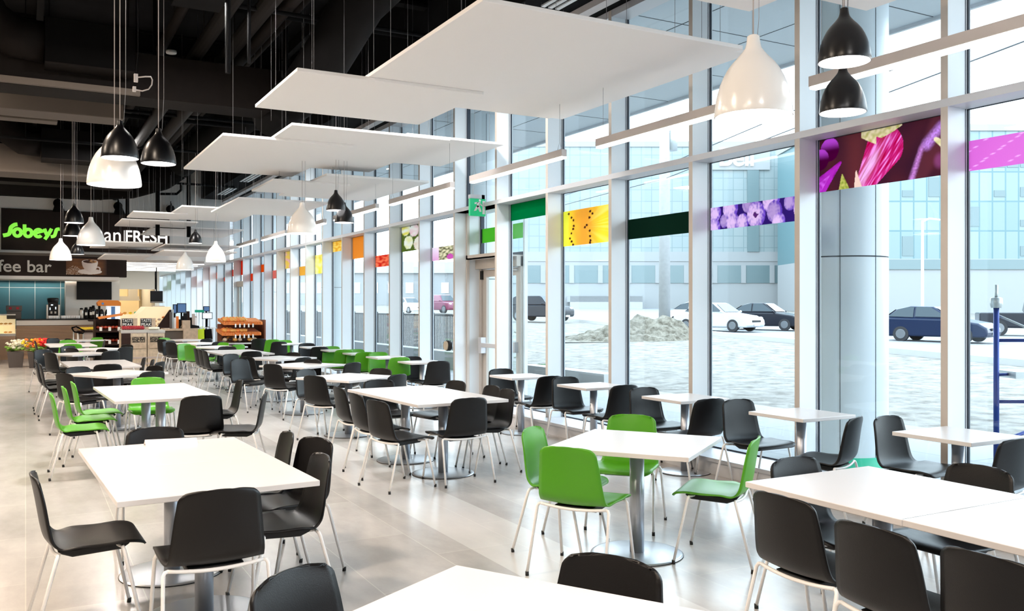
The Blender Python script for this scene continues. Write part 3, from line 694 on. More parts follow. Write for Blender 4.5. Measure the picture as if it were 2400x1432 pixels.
# chairs: (backrest x, y, heading, colour, label, group)
B, Gn = 'black', 'green'
CH = [
 (0.02, 5.08, 2, B, 'black chair at far left, side on, left of the front left table', CL),
 (0.79, 4.22, 90, B, 'large black chair with its back to the camera at the front left table', CL),
 (1.56, 5.90, 178, B, 'farthest of the three black chairs right of the front left table', CL),
 (1.66, 5.58, 198, B, 'middle one of the three black chairs right of the front left table, turned outwards', CL),
 (1.50, 4.93, 180, B, 'nearest of the three black chairs right of the front left table', CL),
 (.79, 6.62, 270, B, 'black chair behind the folded paper card', CL),
 (0.73, 2.83, 302, B, 'black chair cut by the bottom edge, left of the bottom table', 'chairs in front'),
 (1.75, 2.46, 208, B, 'black chair whose top shows above the bottom table', 'chairs in front'),
 (3.75, 3.59, 270, B, 'black chair behind the far edge of the right front table', 'chairs in front'),
 (2.95, 2.90, 0, B, 'farthest of the three black backs in line at right front', 'chairs in front'),
 (2.84, 2.33, 0, B, 'middle one of the three black backs in line at right front', 'chairs in front'),
 (2.86, 1.87, 0, B, 'nearest of the three black backs, cut by the right corner', 'chairs in front'),
 (4.45, 2.91, 180, B, 'black chair on the window side of the right front table', 'chairs in front'),
 (4.42, 2.02, 180, B, 'black chair with only its seat visible under the right front table', 'chairs in front'),
 (5.56, 3.38, 90, B, 'black chair cut by the right edge, near side of the first window table', CW),
 (5.57, 4.64, 112, B, 'black chair pointing left, back to back by the fat outside column', CW),
 (5.80, 4.60, 275, B, 'black chair with a full curved seat between the first and second window tables', CW),
 (5.65, 6.07, 270, B, 'black chair on the far side of the second window table', CW),
 (5.49, 6.20, 92, B, 'black chair on the near side of the third window table', CW),
 (5.62, 7.42, 270, B, 'black chair on the far side of the third window table', CW),
 (5.64, 7.72, 92, B, 'black chair on the near side of the fourth window table', CW),
 (5.64, 8.98, 270, B, 'black chair on the far side of the fourth window table', CW),
 (5.57, 9.14, 92, B, 'black chair on the near side of the fifth window table', CW),
 (5.61, 10.55, 270, B, 'black chair on the far side of the fifth window table, before the door', CW),
 (5.57, 12.45, 88, B, 'black chair with its back to the camera just left of the exit door', CW),
 (5.65, 13.81, 270, B, 'dark chair behind the first table past the door', CW),
 (5.41, 13.66, 92, Gn, 'green chair half hidden behind the first table past the door', CW),
 (5.66, 15.42, 270, Gn, 'bright green chair, nearest of the three front-facing green ones', CW),
 (5.46, 15.5, 92, Gn, 'dark green back just left of the nearest front-facing green chair', CW),
 (5.64, 16.63, 270, Gn, 'bright green chair, middle of the three front-facing green ones', CW),
 (5.41, 16.57, 92, Gn, 'dark green back left of the middle front-facing green chair', CW),
 (5.61, 18.10, 270, Gn, 'bright green chair, farthest of the three front-facing green ones', CW),
 (5.36, 18.02, 92, B, 'black back beside the farthest front-facing green chair', CW),
 (5.6, 19.9, 270, B, 'navy looking chair behind the fifth table past the door', CW),
 (5.62, 21.95, 272, Gn, 'green chair partly hidden behind the sixth table past the door', CW),
 (5.28, 21.06, 92, B, 'large dark chair back before the sixth table past the door', CW),
 (5.47, 22.47, 95, Gn, 'pale green chair beside the bread rack', CW),
 (5.3, 23.2, 92, B, 'dark blue looking chair right in front of the bread rack', CW),
 # pair L2
 (1.46, 8.73, 92, B, 'black back to the camera at the near end of the second left table group', CL),
 (2.08, 8.77, 162, B, 'black chair flared outwards, blue sheen, right of the second left group', CL),
 (2.16, 10.31, 178, B, 'brownish black chair seen side on, right of the second left group', CL),
 (0.20, 9.66, 0, Gn, 'nearest of the three green chairs in line at left', CL),
 (0.33, 10.41, 2, Gn, 'middle one of the three green chairs in line at left', CL),
 (0.44, 11.00, 2, Gn, 'farthest of the three green chairs in line at left', CL),
 (1.27, 11.28, 270, Gn, 'green chair at the far end of the second left group', CL),
 # L3
 (.40, 12.5, 30, B, 'brown black back to the camera at the third left table, behind the green chairs', CL),
 (.62, 13.72, 300, B, 'navy chair on the far left side of the third left table', CL),
 (1.46, 12.30, 120, B, 'black chair on the near right side of the third left table', CL),
 (1.64, 13.45, 210, B, 'brown black chair on the far right side of the third left table', CL),
 # L4
 (1.05, 14.11, 90, B, 'black back at the near end of the fourth left group', CL),
 (1.72, 15.55, 180, B, 'farther brown black chair right of the fourth left group', CL),
 (1.78, 14.95, 178, B, 'nearer brown black chair right of the fourth left group', CL),
 (1.82, 14.36, 150, B, 'small looking turned chair right of the fourth left group', CL),
 (.12, 15.9, 2, B, 'farthest of three grey black chairs in line left of the fourth left group', CL),
 (0.12, 15.54, 0, B, 'middle one of three grey black chairs in line left of the fourth left group', CL),
 (.17, 14.65, 0, B, 'nearest of three grey black chairs in line left of the fourth left group', CL),
 # L5
 (.36, 18.15, 30, B, 'black back to the camera at the fifth left table', CL),
 (.28, 19.42, 300, B, 'light blue looking chair on the far left of the fifth left table', CL),
 (1.42, 18.15, 120, B, 'navy chair on the near right of the fifth left table', CL),
 (1.35, 19.18, 210, B, 'brown black chair on the far right of the fifth left table', CL),
 # L6
 (0.79, 19.89, 35, B, 'dark chair back on the near left of the sixth left table', CL),
 (0.77, 20.99, 305, B, 'blue sheen chair on the far left of the sixth left table', CL),
 (1.82, 19.75, 125, B, 'navy chair on the near right of the sixth left table', CL),
 (1.98, 21.1, 215, B, 'brown black chair on the far right of the sixth left table', CL),
 # L7
 (.92, 21.95, 90, Gn, 'green chair at the near end of the seventh left group', CL),
 (0.18, 24.44, 2, B, 'grey black chair beside the red flowers', CL),
 (.92, 24.6, 270, Gn, 'green chair at the far end of the seventh left group', CL),
 (1.72, 23.9, 178, B, 'glossy dark chair right of the seventh left group', CL),
 # L8
 (0.61, 26.15, 305, B, 'light blue looking chair at the last left table', CL),
 (.95, 25.6, 30, B, 'dark chair on the near left of the last left table', CL),
 (1.71, 26.25, 125, Gn, 'green chair on the near right of the last left table', CL),
 # green table
 (3.07, 5.35, 306, Gn, 'green chair on the left of the four around the single table, inside of shell visible', CM),
 (2.83, 4.49, 33, Gn, 'dark green back to the camera, nearest of the four green chairs', CM),
 (4.15, 5.60, 222, Gn, 'bright green chair on the far side of the green ringed table', CM),
 (4.13, 4.22, 127, Gn, 'green chair seen from the side, right of the green ringed table', CM),
 # M1
 (2.84, 8.98, 2, B, 'farthest of the three black chairs left of the pair by the exit door', CM),
 (2.78, 8.27, 2, B, 'middle one of the three black chairs left of the pair by the exit door', CM),
 (2.74, 7.56, 12, B, 'nearest of the three black chairs left of the pair by the exit door', CM),
 (3.59, 7.32, 92, B, 'black back to the camera at the near end of the pair by the exit door', CM),
 (4.37, 8.33, 180, B, 'farther of two black chairs right of the pair by the exit door', CM),
 (4.32, 7.90, 176, B, 'nearer of two black chairs right of the pair by the exit door', CM),
 (4.30, 9.08, 190, B, 'brown black chair at the far right of the pair by the exit door', CM),
 (3.55, 9.66, 270, B, 'navy chair at the far end of the pair by the exit door', CM),
 # M2
 (3.05, 10.58, 28, B, 'black back to the camera at the second middle group, seat to its right', CM),
 (3.26, 11.72, 300, B, 'light blue looking chair at the far left of the second middle group', CM),
 (4.06, 10.28, 120, B, 'navy flared chair at the near right of the second middle group', CM),
 (4.24, 11.36, 210, B, 'brown black chair at the far right of the second middle group', CM),
 # M3
 (3.13, 13.0, 30, B, 'black back to the camera at the third middle group', CM),
 (2.97, 14.47, 300, B, 'nearer of two light blue looking backs in the middle row', CM),
 (4.32, 12.76, 120, B, 'navy flared chair at the near right of the third middle group', CM),
 (4.00, 13.77, 210, B, 'dark chair at the far right of the third middle group', CM),
 # M4
 (3.2, 15.05, 30, B, 'black back to the camera behind the nearer light blue looking chair', CM),
 (3.15, 16.08, 300, B, 'farther of two light blue looking backs in the middle row', CM),
 (4.03, 14.42, 120, B, 'dark chair at the near right of the fourth middle group', CM),
 (4.3, 16.05, 210, B, 'dark chair at the far right of the fourth middle group', CM),
 # M5
 (2.95, 18.55, 4, B, 'farthest of three tightly lined black chairs in the middle row', CM),
 (2.95, 18.05, 4, B, 'middle one of three tightly lined black chairs in the middle row', CM),
 (2.95, 17.55, 4, B, 'nearest of three tightly lined black chairs in the middle row', CM),
 (3.7, 16.8, 90, B, 'black chair at the near end of the fifth middle group', CM),
 (3.7, 19.15, 270, B, 'black chair at the far end of the fifth middle group', CM),
 # M6
 (3.09, 20.15, 30, Gn, 'dark green back to the camera in the distance of the middle row', CM),
 (3.1, 20.95, 300, Gn, 'pale green chair just left of the distant dark green back', CM),
 (4.10, 19.86, 120, Gn, 'green chair near right of the sixth middle group', CM),
 (4.04, 21.18, 210, Gn, 'green chair far right of the sixth middle group, before the bread rack', CM),
 # M7
 (2.95, 22.0, 30, B, 'black back to the camera at the seventh middle group', CM),
 (3.05, 23.0, 300, B, 'light blue looking chair at the seventh middle group', CM),
 (4.03, 21.75, 120, B, 'navy chair on the near right of the seventh middle group', CM),
 # M8
 (3.02, 24.1, 30, B, 'black back to the camera at the last middle group', CM),
 (3.21, 25.07, 300, Gn, 'pale green chair at the last middle group', CM),
 (4.12, 23.87, 120, B, 'dark chair on the near right of the last middle group', CM),
]
for c in CH: chair(*c)
# folded paper card on the front left table
bm = bm_new()
prism(bm, [(-.165, .0), (-.04, .055), (-.035, .055), (-.16, .0)], -.001, .001, 'y')
bm.free(); bm = bm_new()
v = [bm.verts.new(p) for p in ((-.155, -.05, .001), (.165, -.05, .001), (.165, .0, .032), (-.155, .0, .040), (.165, .055, .001), (-.155, .055, .001))]
bm.faces.new([v[0], v[1], v[2], v[3]]); bm.faces.new([v[3], v[2], v[4], v[5]])
o = obj('paper_card', bm, 'paper', loc=(.83, 6.16, .745), rotz=.02); s_ = o.modifiers.new('thickness', 'SOLIDIFY'); s_.thickness = .001
tag(o, 'folded white paper card lying on the far half of the front left table', 'card')
# ------------------------------------------------------------------ ceiling clouds
CLOUD = [ # x0, x1, y0, y1, z, label
 (2.9, 4.85, 3.2, 5.06, 3.90, 'white ceiling panel cut by the top edge, left corner of it above the white pendant'),
 (3.5, 5.72, .9, 4.70, 3.94, 'white ceiling panel cut by the top edge above the black pendants'),
 (2.28, 4.28, 8.42, 10.20, 3.90, 'left stepped piece of the largest white ceiling cloud'),
 (3.00, 5.60, 5.92, 9.25, 3.935, 'main big piece of the largest white ceiling cloud'),
 (4.5, 5.85, 6.1, 9.35, 3.97, 'upper right piece of the largest white ceiling cloud, its edge peeking out'),
 (2.28, 4.07, 12.07, 15.38, 3.90, 'left stepped piece of the second white ceiling cloud'),
 (2.95, 5.15, 11.15, 14.45, 3.935, 'middle piece of the second white ceiling cloud'),
 (4.55, 6.05, 11.25, 13.5, 3.97, 'right pointed piece of the second white ceiling cloud'),
 (3.58, 4.9, 14.7, 16.3, 3.72, 'left stepped piece of the third white ceiling cloud'),
 (4.25, 6.05, 13.95, 17.0, 3.755, 'main piece of the third white ceiling cloud'),
 (3.6, 5.4, 17.5, 20.4, 3.72, 'fourth white ceiling cloud, near the hanging tube lights'),
 (2.26, 3.5, 22.95, 24.5, 3.90, 'left step of the white ceiling cloud before the fresh sign'),
 (3.15, 5.0, 21.5, 24.75, 3.935, 'wide piece of the white ceiling cloud before the fresh sign'),
 (2.2, 4.1, 25.1, 27.3, 3.90, 'white ceiling cloud whose left tip covers the sign panel'),
 (3.2, 5.7, 27.0, 30.3, 3.90, 'white ceiling cloud right of the fresh lettering'),
 (1.6, 3.2, 25.1, 27.9, 3.30, 'low white ceiling cloud left of centre beneath the sign letters'),
 (3.3, 5.3, 25.4, 28.5, 3.30, 'low white ceiling cloud right of its twin beneath the sign letters'),
 (1.9, 3.1, 26.6, 29.4, 3.05, 'lowest white ceiling cloud above the coffee cup picture'),
 (3.15, 5.0, 24.5, 27.0, 3.08, 'lowest white ceiling cloud above the tube lights of the store'),
]
for x0, x1, y0, y1, z, lab in CLOUD:
    t = thing('ceiling_cloud', lab, 'ceiling panel', ((x0 + x1) / 2, (y0 + y1) / 2, z), 0, 'hanging white acoustic ceiling panels')
    hx, hy = (x1 - x0) / 2, (y1 - y0) / 2
    bm = bm_new(); box(bm, -hx, hx, -hy, hy, 0, .035); obj('panel', bm, 'cloud_white', t, bevel=.004)
    for sx_ in (-.8, 0, .8):
        for sy in (-.85, .85):
            bm = bm_new(); tube(bm, [(hx * sx_, hy * sy, .03), (hx * sx_, hy * sy, 6.4 - z)], .0022, 5); obj('suspension_wire', bm, 'cable_wire', t)

# ------------------------------------------------------------------ pendants
PR = [(.036, .478), (.038, .455), (.042, .43), (.050, .405), (.068, .38), (.094, .35), (.124, .318), (.152, .28), (.176, .235), (.194, .19), (.208, .145), (.218, .10), (.225, .05), (.2285, .015), (.2270, .0)]
PEND = {}
def pendant(x, y, z, kind, label):
    s = 1.0 if kind == 'white' else .66
    m = 'shade_white' if kind == 'white' else 'shade_black'
    key = kind
    t = thing('pendant_lamp', label, 'pendant light', (x, y, z), 0, 'bell shaped pendants')
    if key not in PEND:
        bm = bm_new(); lathe(bm, [(r * s, q * s) for r, q in PR], 48, cap0=False)
        lathe(bm, [(.0005, .487 * s), (.028 * s, .485 * s), (.031 * s, .475 * s)], 24)
        sh = obj('lamp_shade', bm, m, t)
        bm = bm_new(); lathe(bm, [(r * s - .004, q * s) for r, q in PR[5:]], 48); ins = obj('shade_lining', bm, 'cloud_white', sh)
        bm = bm_new(); lathe(bm, [(.001, .022 * s), (.205 * s, .022 * s), (.208 * s, .030 * s)], 40, cap0=True); df = obj('diffuser', bm, 'bulb', t)
        PEND[key] = (sh.data, ins.data, df.data)
    else:
        a, b_, c_ = PEND[key]
        sh = bpy.data.objects.new('lamp_shade', a); COL.objects.link(sh); sh.parent = t
        q = bpy.data.objects.new('shade_lining', b_); COL.objects.link(q); q.parent = sh
        q = bpy.data.objects.new('diffuser', c_); COL.objects.link(q); q.parent = t
    top = 6.4 - z
    bm = bm_new(); tube(bm, [(.0, 0, .47 * s), (.0, 0, top)], .004, 6); obj('power_cord', bm, 'cable', t)
    bm = bm_new(); tube(bm, [(.03, 0, .46 * s), (.045, 0, .6), (.045, 0, top)], .002, 5); obj('steel_wire', bm, 'cable_wire', t)
    bm = bm_new(); lathe(bm, [(.001, top - .04), (.06, top - .04), (.06, top)], 20, cap0=True); obj('ceiling_cup', bm, 'pipe_black', t)
for x, y, z, k, lab in [
 (3.785, 3.915, 2.77, 'white', 'largest white pendant, in front of the windows at right'),
 (4.24, 3.64, 3.09, 'black', 'higher of the two black pendants at right'),
 (4.75, 4.09, 2.93, 'black', 'lower of the two black pendants at right'),
 (.70, 8.70, 2.735, 'white', 'large white pendant at left, half behind a black one'),
 (.70, 8.17, 2.90, 'black', 'black pendant overlapping the large white one at left'),
 (1.05, 8.53, 2.93, 'black', 'black pendant to the right of the large white one at left'),
 (3.76, 13.6, 2.77, 'white', 'white pendant in the middle, below the second ceiling cloud'),
 (4.25, 13.45, 3.14, 'black', 'higher black pendant in the middle, touching a ceiling panel'),
 (4.40, 13.50, 2.96, 'black', 'lower black pendant in the middle of the picture'),
 (.99, 16.92, 2.70, 'white', 'white pendant hanging before the fresh sign'),
 (.71, 16.52, 3.04, 'black', 'upper black pendant between the two sign words'),
 (.72, 17.36, 2.88, 'black', 'middle black pendant between the two sign words'),
 (1.06, 23.09, 2.86, 'black', 'small far black pendant low before the sign'),
 (.69, 22.29, 2.68, 'white', 'white pendant over the coffee bar lettering'),
 (3.9, 21.5, 2.68, 'white', 'far white pendant at the end of the tube lights'),
 (3.68, 24.6, 2.60, 'white', 'farthest white pendant, above the checkout'),
 (3.49, 21.76, 3.12, 'black', 'far black pendant above a low ceiling cloud'),
]: pendant(x, y, z, k, lab)

# ------------------------------------------------------------------ linear lights by the window
ends = [(2.46, 4.86), (5.40, 7.76), (8.43, 10.79), (11.40, 13.83), (14.45, 16.85), (17.5, 19.9), (20.5, 22.9), (23.5, 25.9), (26.5, 28.9)]
for i, (a, b) in enumerate(ends):
    t = thing('tube_light', 'white hanging tube light by the windows, %s from the right' % ORD[i], 'light', (5.3, (a + b) / 2, 3.31), 0, 'hanging tube lights along the windows')
    h = (b - a) / 2
    bm = bm_new(); box(bm, -.035, .035, -h, h, .02, .10); obj('housing', bm, 'fixture_grey', t, bevel=.003)
    bm = bm_new(); box(bm, -.031, .031, -h + .01, h - .01, 0, .02); box(bm, .035, .038, -h + .01, h - .01, .0, .045); obj('diffuser', bm, 'tube_glow', t)
    for q in (-.92, .92):
        tops = [c_[4] for c_ in CLOUD if c_[0] < 5.3 < c_[1] and c_[2] < (a + b) / 2 + h * q < c_[3]]; zt_ = min(tops + [6.4])
        bm = bm_new(); tube(bm, [(-.03, h * q, .10), (0, h * q, .2), (.03, h * q, .10)], .0018, 5); tube(bm, [(0, h * q, .2), (0, h * q, zt_ - 3.31)], .0018, 5); obj('suspension_wire', bm, 'cable_wire', t)
for i in range(6):
    y = 32.2 + i * 1.35
    t = thing('store_tube_light', 'straight white tube light under the low store ceiling, %s from the front' % ORD[i], 'light', (4.1, y, 3.08), 0, 'tube lights under the low store ceiling')
    bm = bm_new(); box(bm, -1.35, 1.35, -.035, .035, .03, .12); obj('housing', bm, 'fixture_grey', t)
    bm = bm_new(); box(bm, -1.35, 1.35, -.035, .035, 0, .03); obj('diffuser', bm, 'store_tube', t)

# ------------------------------------------------------------------ dark ceiling services
def duct(name, lab, cat, bm, m, group=None, bevel=0): return tag(obj(name, bm, m, bevel=bevel), lab, cat, group)
def pts_px(seq): return seq
# dark housings added around the invented fill lights
for i, (x, y) in enumerate(FILL_LAMPS):
    t = thing('added_fill_lamp', 'square fill lamp added under the dark ceiling', 'ceiling light', (x, y, 5.12), 0, 'added fill lamps')
    bm = bm_new(); box(bm, -.27, .27, -.27, .27, .02, .10); obj('housing', bm, 'duct_black', t)
    bm = bm_new(); tube(bm, [(0, 0, .1), (0, 0, 1.28)], .012, 6); obj('stem', bm, 'pipe_black', t)
# cross ducts (run towards the window)
for i, (ya, yb, x1, za, m, lab) in enumerate([
    (13.4, 14.05, 3.75, 4.58, 'duct_brown', 'long rectangular black duct crossing the ceiling behind the first pendants'),
    (15.1, 15.7, 1.35, 4.58, 'bulkhead_brown', 'second flat duct with brownish underside at upper left'),
    (15.95, 16.25, .45, 4.60, 'bulkhead_brown', 'short third flat duct at upper left'),
    (22.4, 23.4, 1.9, 4.60, 'bulkhead_brown', 'flat brownish duct farther back at left'),
    (24.3, 24.9, 2.4, 4.62, 'duct_brown', 'farther dark cross duct at left'),
    (27.6, 28.4, 2.9, 5.0, 'duct_black', 'black cross duct just before the sign wall')]):
    bm = bm_new(); box(bm, -5, x1, ya, yb, za, za + .62 if i in (0, 3, 5) else za + .35)
    duct('cross_duct', lab, 'air duct', bm, m, bevel=.01)
bm = bm_new(); box(bm, -5, 1.4, 13.3, 13.38, 4.58, 4.66); duct('duct_rail', 'brown lit rail along the first cross duct at left', 'rail', bm, 'bulkhead_brown')
# air handling boxes
for (x0, x1, y0, z0, z1, lab) in [(.22, 1.30, 13.0, 4.83, 5.42, 'black air handling box beside the round duct at upper left'), (.30, 1.5, 21.6, 4.85, 5.5, 'farther black air handling box at left')]:
    t = thing('air_handler', lab, 'air handler', ((x0 + x1) / 2, y0 + .3, z0))
    w2 = (x1 - x0) / 2
    bm = bm_new(); box(bm, -w2, w2, -.3, .32, 0, z1 - z0); obj('casing', bm, 'duct_black', t, bevel=.01)
    bm = bm_new(); box(bm, -w2, w2, -.32, .34, -.02, .0); obj('bottom_pan', bm, 'duct_brown', t)
    bm = bm_new(); pts = [(-w2, 0, .32), (-w2 - .35, 0, .34), (-w2 - .65, 0, .55), (-w2 - .82, 0, .95), (-w2 - .86, 0, 6.4 - z0 - .02)]; tube(bm, pts, .27, 20); obj('round_elbow', bm, 'duct_brown', t)
    bm = bm_new()
    for sx_ in (-.9, .9): tube(bm, [(w2 * sx_, 0, z1 - z0), (w2 * sx_, 0, 6.4 - z0)], .012, 6)
    obj('hanger_rod', bm, 'pipe_black', t)
# long insulated pipes down the room
for i, (x, z, r) in enumerate([(2.20, 5.35, .10), (2.62, 5.38, .11), (2.95, 5.5, .09), (1.8, 5.55, .07), (3.3, 5.75, .05)]):
    bm = bm_new()
    if i < 2:
        tube(bm, [(x, 4, z), (x, 14.2, z)], r, 14); tube(bm, [(x, 14.2, z), (x, 14.5, z - .25), (x - .12, 15.0, z - .25), (x - .12, 30.9, z - .25)], r, 14); lathe(bm, [(r * 1.35, -.06), (r * 1.35, .06)], 14, (x, 14.1, z))
    else: tube(bm, [(x, 2, z), (x, 30.9, z)], r, 12)
    for yy in range(5, 30, 4): tube(bm, [(x, yy, z + r), (x, yy, 6.4)], .008, 5)
    duct('insulated_pipe', 'dark insulated pipe running down the room, %s of five from the left' % ['second', 'third', 'fourth', 'first', 'last'][i], 'pipe', bm, 'duct_brown', 'insulated ceiling pipes')
# big swept round ducts
bm = bm_new(); tube(bm, [(4.3, 9.4, 5.95), (4.0, 10.0, 5.85), (3.7, 10.7, 5.5), (3.55, 11.6, 5.0), (3.52, 12.9, 4.75), (3.5, 14.4, 4.7)], .33, 22); tube(bm, [(4.3, 9.4, 5.95), (5.2, 9.0, 5.95), (5.95, 8.9, 5.95)], .33, 22)
duct('swept_duct', 'black curved round duct above the largest ceiling cloud', 'air duct', bm, 'duct_black')
bm = bm_new(); tube(bm, [(3.6, 24.5, 5.4), (3.3, 26.0, 5.2), (2.6, 27.2, 5.05), (1.6, 27.7, 5.0), (-3, 27.8, 5.0)], .36, 20); tube(bm, [(3.6, 24.5, 5.4), (3.8, 21, 5.5), (3.9, 16, 5.5)], .36, 20)
duct('swept_duct', 'big black duct curving before the sign wall', 'air duct', bm, 'duct_black')
# sprinkler mains and thin pipes across
for i, (y, z, r) in enumerate([(7.2, 5.6, .03), (9.3, 5.5, .025), (11.2, 5.35, .03), (12.4, 5.7, .045), (14.8, 5.2, .03), (17.0, 5.1, .03), (18.2, 5.25, .045), (20.2, 5.0, .03), (25.6, 5.0, .03)]):
    bm = bm_new(); tube(bm, [(-5, y, z), (5.15, y, z)], r, 8)
    for xx in (-3, 0, 1.5, 4.5): tube(bm, [(xx, y, z), (xx, y, 6.4)], .007, 5)
    duct('cross_pipe', 'thin dark pipe crossing the ceiling, %s from the camera' % ORD[i], 'pipe', bm, 'pipe_black', 'thin cross pipes')
# roof beams
for i, y in enumerate((3.8, 8.0, 12.0, 16.5, 21.0, 25.5, 29.8)):
    bm = bm_new(); box(bm, -8.9, 5.2, y - .09, y + .09, 6.0, 6.04); box(bm, -8.9, 5.2, y - .02, y + .02, 6.04, 6.36); box(bm, -8.9, 5.2, y - .09, y + .09, 6.36, 6.4)
    duct('roof_beam', 'black steel roof beam, %s from the camera' % ORD[i], 'beam', bm, 'pipe_black', 'roof beams')
for i, x in enumerate((-2.2, .2, 4.2)):
    bm = bm_new(); box(bm, x - .05, x + .05, 0, 31, 6.2, 6.4); duct('roof_joist', 'black joist running down the room, %s from the left' % ORD[i], 'beam', bm, 'pipe_black', 'roof joists')
# vertical drop pipes
for i, (x, y, z0, r) in enumerate([(2.02, 10.4, 4.3, .03), (2.3, 10.6, 4.5, .02), (3.35, 13.0, 4.1, .035), (3.2, 26.2, 3.6, .06), (4.05, 26.4, 3.6, .06), (2.55, 27.5, 4.0, .05), (1.55, 9.0, 4.9, .02), (1.72, 14.4, 4.7, .03)]):
    bm = bm_new(); tube(bm, [(x, y, z0), (x, y, 6.4)], r, 10)
    if i == 3: tube(bm, [(x, y, 4.75), (x + .5, y, 4.78), (x + .62, y, 4.9), (x + .62, y, 5.1)], .035, 8)
    duct('drop_pipe', 'black vertical pipe dropping from the ceiling, %s of eight' % ORD[i], 'pipe', bm, 'pipe_black', 'vertical drop pipes')
# thin free wires
for i in range(34):
    x = random.uniform(1.2, 5.0); y = random.uniform(6.5, 27); z0 = random.uniform(3.95, 4.05) if x > 2.3 else random.uniform(4.3, 4.9)
    if x < 2.3: continue
    bm = bm_new(); tube(bm, [(x, y, z0), (x, y, 6.4)], .0018, 5); tag(obj('hanging_wire', bm, 'cable_wire'), 'thin hanging steel wire among the ceiling panels', 'wire', 'thin hanging wires')
# dark header over the window with slot diffusers
bm = bm_new(); box(bm, 5.15, 5.98, -6, 31, 5.24, 6.4); struct('trim_header', bm, 'ceiling_black').name = 'trim_60'
bm = bm_new(); box(bm, 5.84, 5.98, -6, 31, 5.16, 5.24); struct('trim_header', bm, 'fixture_grey').name = 'trim_61'
for k in range(9):
    y = .5 + k * 3.4
    t = thing('slot_diffuser', 'white triple slot air diffuser in the dark header, %s from the camera' % ORD[k], 'air diffuser', (5.52, y, 5.222), 0, 'slot diffusers')
    for q in (-.1, 0, .1):
        bm = bm_new(); box(bm, q - .028, q + .028, 0, 1.8, 0, .018); obj('slot', bm, 'white_plastic', t)
# small downlights and a flat light up in the dark
for i, (x, y) in enumerate([(2.45, 9.2), (3.0, 8.6), (3.4, 5.6), (3.5, 11.2), (1.5, 20.3), (2.2, 16.2)]):
    t = thing('downlight', 'small round white light disc on the dark ceiling, %s of six' % ORD[i], 'ceiling light', (x, y, 6.0), 0, 'round ceiling discs')
    bm = bm_new(); lathe(bm, [(.001, 0), (.085, 0), (.09, .02), (.085, .05)], 24, cap0=True, cap1=True); obj('disc', bm, 'white_plastic', t)
    bm = bm_new(); tube(bm, [(0, 0, .05), (0, 0, .4)], .015, 6); obj('stem', bm, 'pipe_black', t)
bm = bm_new(); box(bm, -.32, .32, -.07, .07, 0, .05); tag(obj('flat_ceiling_light', bm, 'tube_glow', loc=(3.02, 9.95, 6.3)), 'short rectangular white light high in the dark ceiling', 'ceiling light')
# cable loop and junction by the left pendants
t = thing('junction_box', 'small junction box with looped flexible conduit above the left pendants', 'junction box', (.98, 9.7, 3.92))
bm = bm_new(); box(bm, -.018, .018, -.02, .02, 0, .08); box(bm, -.03, .0, -.02, .02, -.10, -.05); obj('box', bm, 'fixture_grey', t)
bm = bm_new(); tube(bm, [(.0, 0, -.08), (.06, 0, -.085), (.12, 0, -.06), (.15, 0, -.01), (.155, 0, .04), (.14, 0, .07), (.09, 0, .065), (.02, 0, .05)], .007, 6); obj('conduit', bm, 'cable', t)
bm = bm_new(); tube(bm, [(0, 0, .1), (.02, 0, .3), (.02, 0, 6.4 - 3.92)], .004, 6); obj('support_rod', bm, 'pipe_black', t)
# ------------------------------------------------------------------ coffee bar and store behind
SN, CN = math.sin(math.radians(28.784)), math.cos(math.radians(28.784))
def at(px, py, Y):
    """point of the vertical plane Y = const that the photograph shows at px, py"""
    t = (px - 1200) / 2075; X = Y * (SN + t * CN) / (CN - t * SN); d = X * SN + Y * CN
    return X, 1.65 - (py - 717) * d / 2075
# sign panel
t = thing('fascia_sign', 'dark brown sign panel with the green and white shop lettering', 'sign', (0, 30.95, 0))
bm = bm_new(); box(bm, -.65, 4.15, 0, .05, 3.36, 4.62); obj('panel', bm, 'sign_brown', t)
def sx_text(name, s, px0, px1, pybase, pytop, m, parent, Y, bold=0, depth=.03):
    x0, z0 = at(px0, pybase, Y); x1, z1 = at(px1, pytop, Y)
    o = text_obj(name, s, 1.0, m, parent, (0, 0, 0), extrude=depth, offset=bold)
    xs = [v.co.x for v in o.data.vertices]; ys = [v.co.y for v in o.data.vertices]
    kx = (x1 - x0) / (max(xs) - min(xs)); ky = (z1 - z0) / (max(ys) - min(ys))
    for v in o.data.vertices: v.co.x = (v.co.x - min(xs)) * kx; v.co.y = (v.co.y - min(ys)) * ky
    o.location = (x0, -.03 if parent.location.y == 30.95 else -.02, z0)
    return o
YS = 30.93
